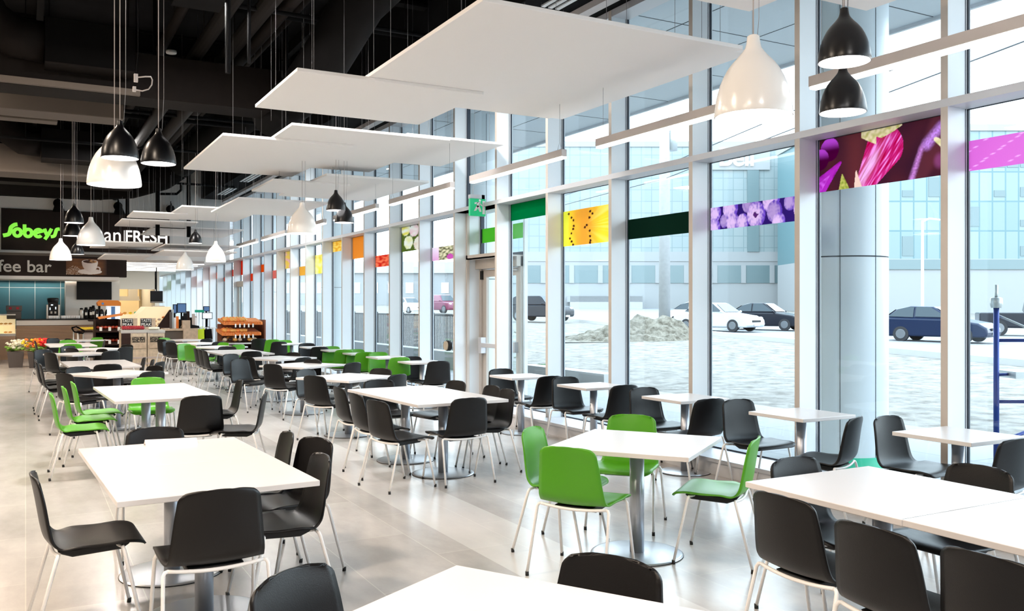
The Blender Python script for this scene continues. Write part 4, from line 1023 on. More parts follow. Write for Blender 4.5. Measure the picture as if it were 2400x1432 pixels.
# green word: letters b o e y drawn as strokes, swash S and s
def stroke(pts, r, name, m, parent, y=-.03, flat=.018):
    bm = bm_new(); L_ = [Vector((p[0], 0, p[1])) for p in pts]; P_ = []
    for i in range(len(L_) - 1):
        for k in range(6):
            a = L_[max(i - 1, 0)]; b_ = L_[i]; c_ = L_[i + 1]; d_ = L_[min(i + 2, len(L_) - 1)]; q = k / 6
            P_.append(.5 * ((2 * b_) + (c_ - a) * q + (2 * a - 5 * b_ + 4 * c_ - d_) * q * q + (3 * b_ - a - 3 * c_ + d_) * q ** 3))
    P_.append(L_[-1]); up = []; dn = []
    for i, p in enumerate(P_):
        d = (P_[min(i + 1, len(P_) - 1)] - P_[max(i - 1, 0)]).normalized(); nrm = Vector((-d.z, 0, d.x)); up.append(p + nrm * r); dn.append(p - nrm * r)
    for i in range(len(P_) - 1):
        for yy in (y, y - flat):
            bm.faces.new([bm.verts.new((q.x, yy, q.z)) for q in (up[i], up[i + 1], dn[i + 1], dn[i])])
        for e in (up, dn): bm.faces.new([bm.verts.new((q.x, yy, q.z)) for q, yy in ((e[i], y), (e[i + 1], y), (e[i + 1], y - flat), (e[i], y - flat))])
    bmesh.ops.remove_doubles(bm, verts=bm.verts[:], dist=.0005)
    return obj(name, bm, m, parent)
def q(px, py): X, z = at(px, py, YS); return (X, z)
def ring(cx, cy, rx, ry, a0=0, a1=360, n=14): return [q(cx + rx * math.cos(math.radians(a0 + (a1 - a0) * k / n)), cy - ry * math.sin(math.radians(a0 + (a1 - a0) * k / n))) for k in range(n + 1)]
rr = .050
stroke([q(41, 526), q(34, 527), q(26, 533), q(24, 541), q(20, 549), q(7, 552)], rr * 1.15, 'letter', 'logo_green', t)
stroke(ring(41, 545, 8.5, 8.5), rr, 'letter', 'logo_green', t)
stroke([q(57.5, 526), q(57.5, 548)], rr, 'letter', 'logo_green', t); stroke(ring(66, 546, 8.5, 8.5), rr, 'letter', 'logo_green', t)
stroke([q(82, 548), q(91, 545), q(102, 542)] , rr * .7, 'letter', 'logo_green', t); stroke(ring(90, 546.5, 8.5, 8.5, 10, 320), rr, 'letter', 'logo_green', t)
stroke([q(104, 536), q(109, 549), q(113, 552)], rr, 'letter', 'logo_green', t); stroke([q(121, 536), q(113, 550), q(105, 561)], rr, 'letter', 'logo_green', t)
stroke([q(140, 537), q(133, 538), q(130, 546), q(127, 553), q(119, 555)], rr, 'letter', 'logo_green', t)
sx_text('lettering', 'urban', 180, 283, 565, 534, 'letter_white', t, YS, 0)
bm = bm_new(); a = at(290.5, 565, YS); b_ = at(292, 540, YS); box(bm, a[0], b_[0], -.05, 0, a[1], b_[1]); obj('divider_bar', bm, 'letter_white', t)
sx_text('lettering', 'FRESH', 295, 392, 568, 543, 'letter_white', t, YS, .012)
# wall spot lamps above the sign
for i, (px, py) in enumerate(((136, 478), (278, 485), (402, 492))):
    x, z = at(px, py, 30.7)
    t = thing('wall_spotlight', 'black cone spotlight on the white wall above the sign, %s from the left' % ORD[i], 'spotlight', (x, 31.0, z), 0, 'sign spotlights')
    bm = bm_new(); tube(bm, [(0, 0, .05), (0, -.12, .05)], .13, 18); obj('back_plate', bm, 'pipe_black', t)
    bm = bm_new(); tube(bm, [(0, -.1, .12), (0, -.30, .2), (0, -.34, .05)], .018, 8); tube(bm, [(0, -.1, .1), (0, -.1, .30)], .02, 8); obj('arm', bm, 'pipe_black', t)
    bm = bm_new(); tube(bm, [(0, -.36, .10), (.02, -.28, -.22)], [.06, .17], 20); obj('lamp_cone', bm, 'pipe_black', t)
    l = bpy.data.lights.new('sign_spot', 'SPOT'); l.energy = 70; l.spot_size = 1.3; l.spot_blend = .8; l.color = WARM; l.shadow_soft_size = .05
    o = bpy.data.objects.new('sign_spot', l); COL.objects.link(o); o.location = (x + .03, 30.66, z - .26); o.rotation_euler = (math.radians(-12), 0, 0)
# coffee bar sign
t = thing('coffee_bar_sign', 'long brown fascia reading coffee bar with a cup picture', 'sign', (0, 30.6, 0))
bm = bm_new(); box(bm, -2.4, 2.82, 0, .4, 2.56, 3.18); obj('panel', bm, 'sign_brown', t)
bm = bm_new(); box(bm, -2.4, 2.60, .0, 1.9, 2.46, 2.56); obj('soffit', bm, 'wall_white', t)
bm = bm_new(); box(bm, -2.4, 2.84, -.02, .4, 3.18, 3.26); obj('top_ledge', bm, 'bulkhead_brown', t)
YS2 = 30.58
sx_text('lettering', 'coffee bar', -61, 121, 636, 611, 'letter_grey', t, YS2, .012)
def cup(u, v):
    U = u * 1.75; c = mixc((.10, .035, .012), (.22, .08, .02), .5 + nz(U * 2, v * 5) * .9); c = mixc(c, (.035, .015, .01), sm(.3 - u) * 2 + sm(u * 5 - 4.1))
    if v < .55 and U < .72 and nz(U * 26, v * 26) > .12 and v < .62 - abs(U - .35): c = mixc((.35, .2, .1), (.8, .7, .6), nz(U * 40, v * 40) + .5)
    e = ((U - 1.02) / .52) ** 2 + ((v - .20) / .17) ** 2
    if e < 1: c = mixc((.70, .62, .58), (.86, .80, .76), .5 + (U - 1))
    d = math.hypot((U - 1.36) / .11, (v - .36) / .15)
    if .62 < d < 1.15: c = (.80, .72, .68)
    if abs(U - 1.02) < .33 * math.sqrt(max(0, 1 - ((v - .83) / .62) ** 2)) + .02 and .18 < v < .83: c = mixc((.62, .52, .48), (.88, .82, .78), sm((U - .7) * 1.6))
    e = ((U - 1.02) / .34) ** 2 + ((v - .83) / .12) ** 2
    if e < 1: c = (.88, .82, .78)
    if e < .78: c = mixc((.05, .015, .008), (.55, .28, .12), sm((U - 1.0) * 4 + nz(U * 8, v * 8)))
    return c
x0, z0 = at(155, 645, YS2); x1, z1 = at(250, 608, YS2)
picture('cup_picture', x1 - x0, .50, 130, 60, cup, 'print_picture', t, (x0, -.012, 2.62))
# tiled back wall
t = thing('tiled_splashback', 'teal glossy tiled wall panel behind the coffee counter', 'wall panel', (0, 33.15, 0))
bm = bm_new(); box(bm, -2.4, 1.14, 0, .04, .9, 2.52); obj('tile_panel', bm, 'teal_tile', t)
bm = bm_new(); box(bm, -2.4, 1.14, -.2, .04, 2.52, 3.1); obj('dark_header', bm, 'screen_black', t)
bm = bm_new()
for px in (22, 82, 142): X, _ = at(px, 700, 33.14); box(bm, X - .008, X + .008, -.004, 0, .9, 2.52)
box(bm, -2.4, 1.14, -.004, 0, 2.245, 2.26); obj('grout_line', bm, 'grout', t)
# wall screens
x0, z0 = at(180, 702, 32.5); x1, z1 = at(262, 657, 32.5)
t = thing('wall_screen', 'large black flat screen on the white wall beside the tiled panel', 'screen', (x0, 32.6, z0))
bm = bm_new(); box(bm, 0, x1 - x0, -.06, 0, 0, z1 - z0); obj('housing', bm, 'screen_black', t, bevel=.006)
bm = bm_new(); box(bm, .02, x1 - x0 - .02, -.063, -.06, .02, z1 - z0 - .02); obj('display', bm, 'screen_black', t)
x0, z0 = at(352, 710, 36); x1, z1 = at(381, 682, 36)
t = thing('wall_screen', 'smaller black screen hanging at the bakery corner', 'screen', (x0, 36, z0))
bm = bm_new(); box(bm, 0, x1 - x0, -.06, 0, 0, z1 - z0); obj('housing', bm, 'screen_black', t, bevel=.006)
bm = bm_new(); tube(bm, [((x1 - x0) / 2, 0, z1 - z0), ((x1 - x0) / 2, 0, 3.2 - z0)], .02, 8); obj('bracket', bm, 'pipe_black', t)
# counter
CX0, _ = at(38, 745, 31.5); CX1, _ = at(221, 745, 31.5)
t = thing('coffee_counter', 'coffee bar counter with brown horizontal slats and steel band', 'counter', (0, 31.5, 0))
bm = bm_new(); box(bm, CX0, CX1, .05, .75, 0, 1.20); obj('carcass', bm, 'slat_dark', t)
bm = bm_new(); box(bm, CX0, CX1 + .02, 0, .8, 1.20, 1.24); obj('countertop', bm, 'counter_black', t)
bm = bm_new(); box(bm, CX0, CX1, .02, .05, 1.04, 1.20); obj('steel_band', bm, 'stainless', t)
bm = bm_new()
for k in range(21): box(bm, CX0, CX1, .025, .05, .10 + k * .0445, .10 + k * .0445 + .028)
box(bm, CX0, CX1, .03, .05, 0, .09)
obj('slat_front', bm, 'slat_brown', t)
# lit pastry case at far left
t = thing('pastry_case', 'lit glass pastry case at the far left end of the coffee counter', 'display case', (0, 31.3, 0))
bm = bm_new(); box(bm, -1.6, CX0 - .02, .0, .8, .0, .72)
for k in range(13): box(bm, -1.6, CX0 - .02, -.025, .0, .08 + k * .0445, .108 + k * .0445)
obj('base', bm, 'slat_brown', t)
bm = bm_new(); box(bm, -1.6, CX0 - .02, .6, .62, .8, 1.36); box(bm, -1.6, CX0 - .02, .02, .6, .72, .80); box(bm, -1.6, CX0 - .02, .05, .6, 1.05, 1.065); obj('interior', bm, 'bakery_glow', t)
bm = bm_new(); box(bm, -1.6, CX0 - .02, .0, .008, .80, 1.36); box(bm, CX0 - .03, CX0 - .02, 0, .62, .8, 1.36); obj('glass', bm, 'clear_glass', t)
bm = bm_new(); box(bm, -1.6, CX0 - .015, -.01, .65, 1.36, 1.40); box(bm, -1.6, CX0 - .015, -.01, .02, .72, .80); obj('trim', bm, 'stainless', t)
for k in range(5):
    bm = bm_new(); blob(bm, (0, 0, .035), .05, 1.3, 1, .6); tag(obj('pastry', bm, 'bread', loc=(-.42 - .12 * (k % 3), 31.6, 1.065 if k < 3 else .80)), 'golden pastry in the lit glass case', 'pastry', 'pastries in the lit case')
# machines and ware on the counter
def onc(px, Y=31.9): return at(px, 745, Y)[0]
t = thing('coffee_grinder', 'twin black grinder with red lit fronts at the left of the counter', 'coffee grinder', (onc(33), 31.85, 1.24))
bm = bm_new(); box(bm, -.2, .2, -.1, .15, 0, .25); box(bm, -.22, .22, -.14, .18, .25, .42); obj('body', bm, 'pot_grey', t, bevel=.015)
bm = bm_new(); box(bm, -.14, -.06, -.15, -.13, .30, .37); box(bm, .06, .14, -.15, -.13, .30, .37); obj('lit_window', bm, 'apple_red', t)
t = thing('espresso_machine', 'tall black and steel coffee machine on the counter before the teal tiles', 'coffee machine', (onc(124), 31.85, 1.24))
bm = bm_new(); box(bm, -.19, .19, -.16, .2, .0, .10); box(bm, -.19, -.14, -.16, .2, .1, .45); box(bm, .14, .19, -.16, .2, .1, .45); obj('frame', bm, 'stainless', t, bevel=.01)
bm = bm_new(); box(bm, -.14, .14, -.14, .2, .10, .52); obj('front_panel', bm, 'screen_black', t)
bm = bm_new(); box(bm, -.06, .0, -.145, -.14, .42, .46); box(bm, -.1, -.07, -.145, -.14, .28, .36); box(bm, .06, .09, -.145, -.14, .30, .38); obj('display', bm, 'fridge_glow', t)
bm = bm_new(); lathe(bm, [(.15, .52), (.17, .62), (.16, .66), (.001, .67)], 20); obj('bean_hopper', bm, 'screen_black', t)
for sx_ in (-.05, .06): bm = bm_new(); tube(bm, [(sx_, -.18, .16), (sx_, -.18, .24)], .03, 10); obj('spout', bm, 'stainless', t)
cup_d = None
for k, px in enumerate((146, 151, 157, 162, 168, 173, 179, 184, 116, 121, 127, 133)):
    if cup_d is None:
        bm = bm_new(); lathe(bm, [(.028, 0), (.045, .02), (.048, .10), (.044, .10), (.040, .02)], 14, cap0=True); o = obj('cup', bm, 'white_plastic'); cup_d = o.data
    else: o = bpy.data.objects.new('cup', cup_d); COL.objects.link(o)
    o.location = (onc(px, 31.7), 31.7 if k < 8 else 31.62, 1.24); tag(o, 'small white cup on the coffee counter', 'cup', 'cups on the coffee counter')
for k, (px, h) in enumerate(((191, .34), (202, .36), (213, .38), (219, .42))):
    t = thing('vacuum_jug', 'black pump vacuum jug on the counter, %s from the left' % ORD[k], 'vacuum jug', (onc(px), 31.95, 1.24), 0, 'vacuum jugs on the counter')
    bm = bm_new(); lathe(bm, [(.07, 0), (.075, .02), (.075, h * .7), (.055, h * .85), (.03, h * .9)], 16, cap0=True); obj('body', bm, 'screen_black' if k != 0 else 'stainless', t)
    bm = bm_new(); lathe(bm, [(.05, h * .84), (.045, h), (.001, h + .01)], 14); tube(bm, [(0, 0, h), (0, -.1, h - .02)], .012, 6); obj('pump_lid', bm, 'screen_black', t)
    bm = bm_new(); box(bm, -.035, .035, -.079, -.07, h * .3, h * .55); obj('label_patch', bm, 'tag_white', t)
# self-serve coffee stand with orange canopy (in front of the counter end)
X0, _ = at(222, 745, 29.6); X1, _ = at(282, 745, 29.6)
t = thing('coffee_station', 'self serve coffee station with orange canopy and black jugs', 'coffee station', (0, 29.6, 0))
bm = bm_new(); box(bm, X0, X1, 0, .7, 0, 1.18); box(bm, X0 - .15, X1, -.02, .72, 1.18, 1.22); obj('cabinet', bm, 'dark_wood', t)
_, zt = at(240, 704, 29.6); _, zb = at(240, 717, 29.6)
bm = bm_new(); prism(bm, [(X0 + .1, zb - .0), (X0 + .07, zb + .1), (X0 + .16, zt + .01), (X1 - .06, zt), (X1 + .02, zb + .1), (X1 + .02, zb - .0)], .0, .6, 'y'); obj('canopy', bm, 'orange_plastic', t, bevel=.01)
bm = bm_new(); box(bm, X1 - .36, X1, .1, .6, 1.22, zb); obj('glass_front', bm, 'fridge_glow', t)
bm = bm_new(); box(bm, X1 - .25, X1 - .14, .07, .1, 1.25, zb - .02); obj('blue_panel', bm, 'screen_blue', t)
bm = bm_new(); box(bm, X0 + .12, X0 + .18, .3, .5, 1.22, zb); obj('post', bm, 'screen_black', t)
bm = bm_new(); tube(bm, [(X0 + .22, -.03, zb + .07), (X0 + .22, 0.02, zb + .07)], .035, 14); obj('blue_knob', bm, 'screen_blue', t)
for k in range(3):
    px = (228, 239, 252)[k]; x = at(px, 745, 29.7)[0]
    t = thing('coffee_jug', 'black coffee jug under the orange canopy, %s from the left' % ORD[k], 'vacuum jug', (x, 29.82, 1.22), 0, 'jugs under the orange canopy')
    bm = bm_new(); lathe(bm, [(.06, 0), (.07, .02), (.07, .22), (.045, .3), (.02, .33), (.001, .34)], 14, cap0=True); obj('body', bm, 'screen_black', t)
    bm = bm_new(); box(bm, -.03, .03, -.074, -.06, .08, .18); obj('label_patch', bm, 'tag_white', t)
# dark bread shelf with tags
YR = 27.6
X0, _ = at(222, 760, YR); X1, z1 = at(281, 748, YR)
t = thing('bread_shelf', 'dark wooden produce shelf with white price tags left of the crates', 'shelf', (X0, YR, 0)); Wd = X1 - X0
bm = bm_new(); box(bm, 0, .03, 0, .6, 0, z1); box(bm, Wd - .03, Wd, 0, .6, 0, z1); box(bm, 0, Wd, .57, .6, 0, z1); obj('case', bm, 'dark_wood', t)
for k, zz in enumerate((.18, .55, .92)):
    bm = bm_new(); prism(bm, [(0, zz), (.57, zz + .16), (.57, zz + .18), (0, zz + .02)], .03, Wd - .03, 'x'); box(bm, .03, Wd - .03, -.01, .01, zz - .02, zz + .06); sh = obj('shelf_board', bm, 'dark_wood', t)
    for q_ in (.15, .38, .62):
        bm = bm_new(); box(bm, q_ - .03, q_ + .04, -.02, -.012, zz + .02, zz + .13); obj('price_tag', bm, 'tag_white', sh)
    for q_ in range(7):
        bm = bm_new(); blob(bm, (0, 0, .05), .055, 1.2, 1, .9)
        tag(obj('tomato' if q_ % 2 else 'red_pepper', bm, 'tomato', loc=(X0 + .09 + q_ * .1, YR + .16, zz + .065)), 'red vegetable on the dark shelf with price tags', 'vegetable', 'red vegetables on the dark shelf')
bm = bm_new(); k0 = bm
prism(bm, [(-.30, 0), (.30, .10), (.34, .17), (-.34, .06)], -.2, .2, 'y')
tag(obj('wicker_basket', bm, 'wicker', loc=(X0 + .42, YR + .28, z1 + .0)), 'flat orange wicker basket lying on top of the dark shelf', 'basket')
# banana stand
X0, z0 = at(186, 772, 28.6); X1, _ = at(218, 772, 28.6)
t = thing('banana_stand', 'small table stand under the bananas in front of the slatted counter', 'stand', (X0, 28.6, 0))
bm = bm_new(); box(bm, -.05, X1 - X0, 0, .5, z0 - .08, z0 - .04); obj('tray', bm, 'dark_wood', t)
bm = bm_new(); box(bm, .12, X1 - X0, .05, .45, .0, z0 - .08); obj('cardboard_base', bm, 'cardboard_grey', t)
bm = bm_new(); tube(bm, [(-.02, .25, 0), (-.02, .25, z0 - .08)], .03, 8); obj('leg', bm, 'white_steel', t)
for k in range(9):
    bm = bm_new(); tube(bm, [(-.09, 0, 0), (-.04, 0, .025), (.04, 0, .03), (.1, 0, .0)], [.008, .02, .02, .007], 8)
    tag(obj('banana', bm, 'banana', loc=(X0 + .08 + (k % 5) * .085, 28.72 + (k // 5) * .14, z0 - .02 + (k // 5) * .03), rotz=.3 * (k % 3 - 1)), 'yellow banana piled on the small stand', 'banana', 'bananas on the stand')
X0, z0 = at(168, 768, 28.4); X1, z1 = at(196, 775, 28.4)
t = thing('shopping_cart', 'black handled cart beside the bananas', 'cart', (X0, 28.4, 0))
bm = bm_new(); tube(bm, [(0, 0, z0), (.12, 0, z0 + .03), (.33, 0, z0 - .1), (.3, 0, z0 - .17), (.06, 0, z0 - .12), (0, 0, z0)], .022, 8); obj('handle', bm, 'pipe_black', t)
bm = bm_new(); tube(bm, [(.05, 0, z0 - .12), (.05, 0, .08)], .018, 8); tube(bm, [(.3, 0, z0 - .17), (.3, 0, .08)], .018, 8); tube(bm, [(.05, 0, .3), (.3, 0, .3)], .015, 6); obj('frame', bm, 'galvanised', t)
for sx_ in (.05, .3): bm = bm_new(); tube(bm, [(sx_, -.015, .05), (sx_, .015, .05)], .05, 12); obj('wheel', bm, 'tyre', t)
# produce crates with printed boards
YC = 25.9
for i, (pa, pb) in enumerate(((284, 344), (346, 386))):
    X0, zt = at(pa, 771, YC); X1, _ = at(pb, 771, YC); Wd = X1 - X0
    t = thing('produce_stand', 'wooden produce stand with printed board, %s of two in front of the bakery' % ORD[i], 'produce stand', (X0, YC, 0), 0, 'wooden produce stands')
    bm = bm_new(); box(bm, .0, Wd, .0, .6, .0, zt - .1); obj('crate', bm, 'wood_crate', t)
    bm = bm_new()
    for zz in (.06, .22, zt - .12): box(bm, -.005, Wd + .005, -.015, .0, zz, zz + .05)
    obj('crate_rail', bm, 'cardboard_grey', t)
    bm = bm_new(); box(bm, -.01, Wd + .01, -.02, .62, zt - .1, zt - .03); obj('steel_tray', bm, 'stainless', t)
    if i == 0:
        bm = bm_new(); box(bm, 0.0, .23, -.03, .0, .16, zt - .12); obj('dark_side_panel', bm, 'dark_wood', t)
        bx0, bx1 = at(308, 800, YC)[0] - X0, at(341, 800, YC)[0] - X0
    else: bx0, bx1 = at(350, 800, YC)[0] - X0, at(383, 800, YC)[0] - X0
    za = at(300, 817, YC)[1]; zb = at(300, 789, YC)[1]; zm = at(300, 803, YC)[1]
    bm = bm_new(); box(bm, bx0, bx1, -.035, -.02, za, zb); bd = obj('printed_board', bm, 'wood_light', t)
    bm = bm_new(); box(bm, bx0 + .015, bx1 - .015, -.038, -.035, zm, zb - .012); obj('dark_field', bm, 'screen_black', bd)
    for s_, zl in (('TASTE AT', (zm + zb) / 2 + .0), ('ITS PEAK', zm + .012)):
        o = text_obj('lettering', s_, .1, 'wood_crate', bd, (bx0 + .022, -.0385, zl), extrude=.001, offset=0)
        xs = [v.co.x for v in o.data.vertices]; ys = [v.co.y for v in o.data.vertices]; o.scale = ((bx1 - bx0 - .045) / (max(xs) - min(xs)), (zb - zm - .03) / 2 * .85 / max(ys), 1)
    # back board
    Y2 = .6; bz0 = zt - .03; pa2, pb2 = (284, 322) if i == 0 else (328, 365)
    bm = bm_new(); ax = at(pa2, 750, YC + Y2)[0] - X0; bx = at(pb2, 750, YC + Y2)[0] - X0; zz0 = at(300, 766, YC + Y2)[1]; zz1 = at(300, 746, YC + Y2)[1]
    box(bm, ax, bx, Y2, Y2 + .02, zt - .1, zz1); bb = obj('back_board', bm, 'wood_light', t)
    bm = bm_new(); box(bm, ax + .02, ax + .30, Y2 - .004, Y2, zz0, zz1 - .01); obj('dark_field', bm, 'screen_black', bb)
    for s_, f_ in (("TASTE", .55), ("PEAK", .08)):
        o = text_obj('lettering', s_, .1, 'tag_white', bb, (ax + .03, Y2 - .006, zz0 + (zz1 - zz0) * f_), extrude=.001, offset=.001)
        xs = [v.co.x for v in o.data.vertices]; ys = [v.co.y for v in o.data.vertices]; o.scale = (.26 / (max(xs) - min(xs)), (zz1 - zz0) * .36 / max(ys), 1)
    for k in range(22 if i == 0 else 8):
        bm = bm_new(); blob(bm, (0, 0, .042), .047, 1, 1, .95); m_ = 'apple_red' if i == 0 else 'flower_white'
        tag(obj('apple' if i == 0 else 'white_turnip', bm, m_, loc=(X0 + .06 + (k % 11) * (Wd - .1) / 11, YC + .06 + (k // 11) * .09, zt - .03 + (k // 11) * .03)), 'round red apple heaped in the steel tray of the left stand' if i == 0 else 'pale round vegetable in the tray of the right stand', 'apple' if i == 0 else 'vegetable', 'red apples in the tray' if i == 0 else 'pale vegetables in the tray')
# bakery display case, side panel
X0, z0 = at(352, 770, 30.4); X1, z1 = at(402, 726, 30.4)
t = thing('bakery_case', 'lit bakery case with slanting dark side panel beside the checkout', 'display case', (0, 30.4, 0))
bm = bm_new(); xa = at(366, 770, 30.4)[0]; xb = at(402, 730, 30.4)[0]
prism(bm, [(xa, 0), (xa, z0), (xa + .02, z0 + .02), (xb - .06, z1), (xb, z1), (xb, 0)], .0, .06, 'y'); obj('side_panel', bm, 'dark_wood', t)
bm = bm_new(); prism(bm, [(xa - .9, 0), (xa - .9, z0), (xb - .75, z1 + .1), (xb, z1 + .1), (xb, 0)], .10, 1.6, 'y'); obj('lit_interior', bm, 'bakery_glow', t)
bm = bm_new(); box(bm, at(356, 720, 30.9)[0], at(384, 720, 30.9)[0], .3, .9, z1 + .1, z1 + .13); box(bm, at(356, 720, 30.9)[0], at(384, 720, 30.9)[0], .3, .9, z1 + .24, z1 + .26); obj('top_shelf', bm, 'stainless', t)
for k in range(24):
    x = xa - .55 + (k % 8) * .13; f_ = (k % 8) / 8
    bm = bm_new(); blob(bm, (0, 0, 0), .05, 1.2, 1, .8); tag(obj('bread_roll', bm, ('bread', 'tomato', 'wicker', 'wood_light')[(k * 3) % 4], loc=(x, 30.47, z0 - .02 + f_ * .5 - (k // 8) * .15)), 'bread roll in the lit bakery case', 'bread roll', 'rolls in the bakery case')
# kitchen pieces beyond
t = thing('kitchen_fridge', 'tall steel kitchen cabinet in the warm lit room behind', 'cabinet', (3.0, 44.5, 0)); bm = bm_new(); box(bm, -.15, .75, 0, .7, 0, 2.3); obj('body', bm, 'wall_cream', t)
bm = bm_new(); box(bm, .7, .78, -.02, 0, 0, 2.3); box(bm, -.1, .1, -.03, 0, 1.3, 1.5); obj('door_gap', bm, 'bulkhead_brown', t)
t = thing('extractor_hood', 'pale steel extractor hood in the warm lit kitchen', 'hood', (4.1, 44.6, 2.0)); bm = bm_new(); prism(bm, [(-.3, .1), (.55, .1), (.55, -.0), (.6, -.1), (-.35, -.1)], 0, .8, 'y'); box(bm, .1, .5, .2, .6, .1, 1.2); obj('canopy', bm, 'stainless', t)
t = thing('prep_counter', 'long steel counter with bright goods in the warm lit kitchen', 'counter', (3.0, 41, 0)); bm = bm_new(); box(bm, -.3, 1.75, 0, .8, 0, 1.1); obj('body', bm, 'stainless', t)
bm = bm_new(); box(bm, -.3, 1.75, .1, .7, 1.1, 1.28); obj('glass_guard', bm, 'bakery_glow', t)
for k in range(8):
    bm = bm_new(); blob(bm, (0, 0, .07), .08, 1, 1, .9, jit=.01); tag(obj('loaf', bm, ('bread', 'banana', 'bag_green', 'wicker')[k % 4], loc=(2.85 + k * .22, 41.3, 1.28)), 'small bright goods on the kitchen counter', 'food', 'goods on the kitchen counter')
# checkout
X0, _ = at(388, 790, 27.4); X1, _ = at(464, 790, 27.4)
t = thing('checkout_counter', 'beige and brown checkout counter right of the produce stands', 'counter', (0, 27.4, 0))
zt = at(440, 770, 27.4)[1]; xm = at(430, 770, 27.4)[0]
bm = bm_new(); box(bm, xm, X1, 0, .9, 0, zt); obj('front_block', bm, 'wood_light', t)
bm = bm_new(); box(bm, X0, xm, .1, .9, 0, zt - .06); obj('belt_block', bm, 'bulkhead_brown', t)
bm = bm_new(); box(bm, X0 - .02, xm, .05, .92, zt - .06, zt); box(bm, xm - .02, xm + .2, .05, .2, zt, zt + .24); obj('worktop', bm, 'wood_light', t)
def monitor(px, py, wpx, hpx, Y, lab, m='screen_blue', stand=True, base=None):
    x, z = at(px, py, Y); sc = Y * 1.0 / 2075 * .93; w2 = wpx * sc / 2; h = hpx * sc
    t = thing('till_screen', lab, 'screen', (x, Y, z - h / 2))
    bm = bm_new(); box(bm, -w2, w2, 0, .05, 0, h); obj('housing', bm, 'screen_black', t, bevel=.006)
    bm = bm_new(); box(bm, -w2 + .02, w2 - .02, -.004, 0, .02, h - .02); obj('display', bm, m, t)
    zb = (base if base is not None else zt); bm = bm_new(); tube(bm, [(0, .05, h * .5), (0, .09, -(z - h / 2 - zb) + .02), (0, .09, -(z - h / 2 - zb))], [.025, .025, .07], 10); obj('stand', bm, 'pipe_black', t)
monitor(426, 722, 21, 23, 27.8, 'blue backed till screen standing highest above the checkout')
monitor(410, 724, 9, 22, 27.9, 'narrow side on till screen left of the highest one')
monitor(484, 724, 15, 13, 28.9, 'small blue backed till screen farther right', base=0.0)
monitor(486, 740, 24, 16, 28.5, 'pale till screen facing the tables at the right of the checkout', 'fridge_glow', base=1.0)
t = thing('cash_register', 'black cash register block on the checkout counter', 'cash register', (at(448, 760, 27.6)[0], 27.7, zt))
bm = bm_new(); prism(bm, [(-.28, 0), (.26, 0), (.24, .07), (-.05, .12), (-.22, .13)], 0, .4, 'y'); box(bm, -.28, -.1, .1, .4, .1, .26); box(bm, .0, .12, .15, .35, .1, .32); obj('body', bm, 'screen_black', t)
bm = bm_new(); box(bm, .13, .19, .1, .3, .07, .36); obj('card_reader', bm, 'cardboard_grey', t)
for k, (px, py, w_, h_, m_) in enumerate(((400, 742, 5, 22, 'pot_grey'), (405, 735, 4, 20, 'galvanised'), (410, 752, 5, 16, 'paper'), (416, 748, 6, 14, 'flower_orange'), (421, 755, 5, 14, 'screen_black'), (403, 760, 6, 14, 'screen_black'), (412, 762, 5, 10, 'bag_green'), (455, 742, 7, 14, 'cardboard_grey'), (461, 752, 7, 16, 'paper'), (436, 744, 9, 22, 'screen_black'), (443, 738, 7, 18, 'dark_wood'), (431, 750, 7, 20, 'screen_black'))):
    x, z = at(px, py + h_ / 2, 27.65); hh = h_ * 25.5 / 2075; ww = w_ * 25.5 / 2075 / 2
    bm = bm_new(); box(bm, -ww, ww, 0, .06, zt - z if z > zt else 0, hh); tag(obj('impulse_packet', bm, m_, loc=(x, 27.6 + .02 * k, z), bevel=.004), 'small packet or rack item crowded beside the till, %s from the left' % ORD[k], 'packet', 'packets crowded at the till')
x, z = at(467, 730, 28.6)
t = thing('green_shelf_sign', 'small green sign above the checkout bags', 'sign', (x, 28.6, z)); bm = bm_new(); box(bm, -.13, .14, 0, .02, -.03, .05); obj('board', bm, 'bag_green', t); bm = bm_new(); tube(bm, [(0, .03, 0), (0, .03, -z)], .012, 6); obj('post', bm, 'galvanised', t)
for i, (px, m_, lab) in enumerate(((473, 'bag_yellow', 'lime yellow shopping bag hung at the checkout end'), (488, 'screen_black', 'black bag hung beside the lime yellow one'))):
    x, z = at(px, 772, 28.0)
    t = thing('shopping_bag', lab, 'bag', (x, 28.0, z - .34)); bm = bm_new(); prism(bm, [(-.12, .02), (-.13, .34), (.10, .36), (.13, .05), (.05, 0)], 0, .08, 'y'); obj('body', bm, m_, t, bevel=.01)
    bm = bm_new(); tube(bm, [(-.06, .04, .34), (-.03, .04, .42), (.03, .04, .42), (.06, .04, .34)], .008, 6); obj('handle', bm, m_, t)
X0, zr = at(462, 768, 28.2); X1, _ = at(508, 768, 28.2)
t = thing('bagging_stand', 'pale steel bagging frame at the right end of the checkout', 'stand', (X0, 28.2, 0)); Wd = X1 - X0
bm = bm_new(); box(bm, 0, Wd, 0, .6, zr - .03, zr); box(bm, 0, Wd, .1, .6, .3, .33); obj('top', bm, 'white_plastic', t)
for sx_ in (0, Wd - .04):
    for sy in (0, .56): bm = bm_new(); box(bm, sx_, sx_ + .04, sy, sy + .04, 0, zr - .03); obj('upright', bm, 'fixture_grey', t)
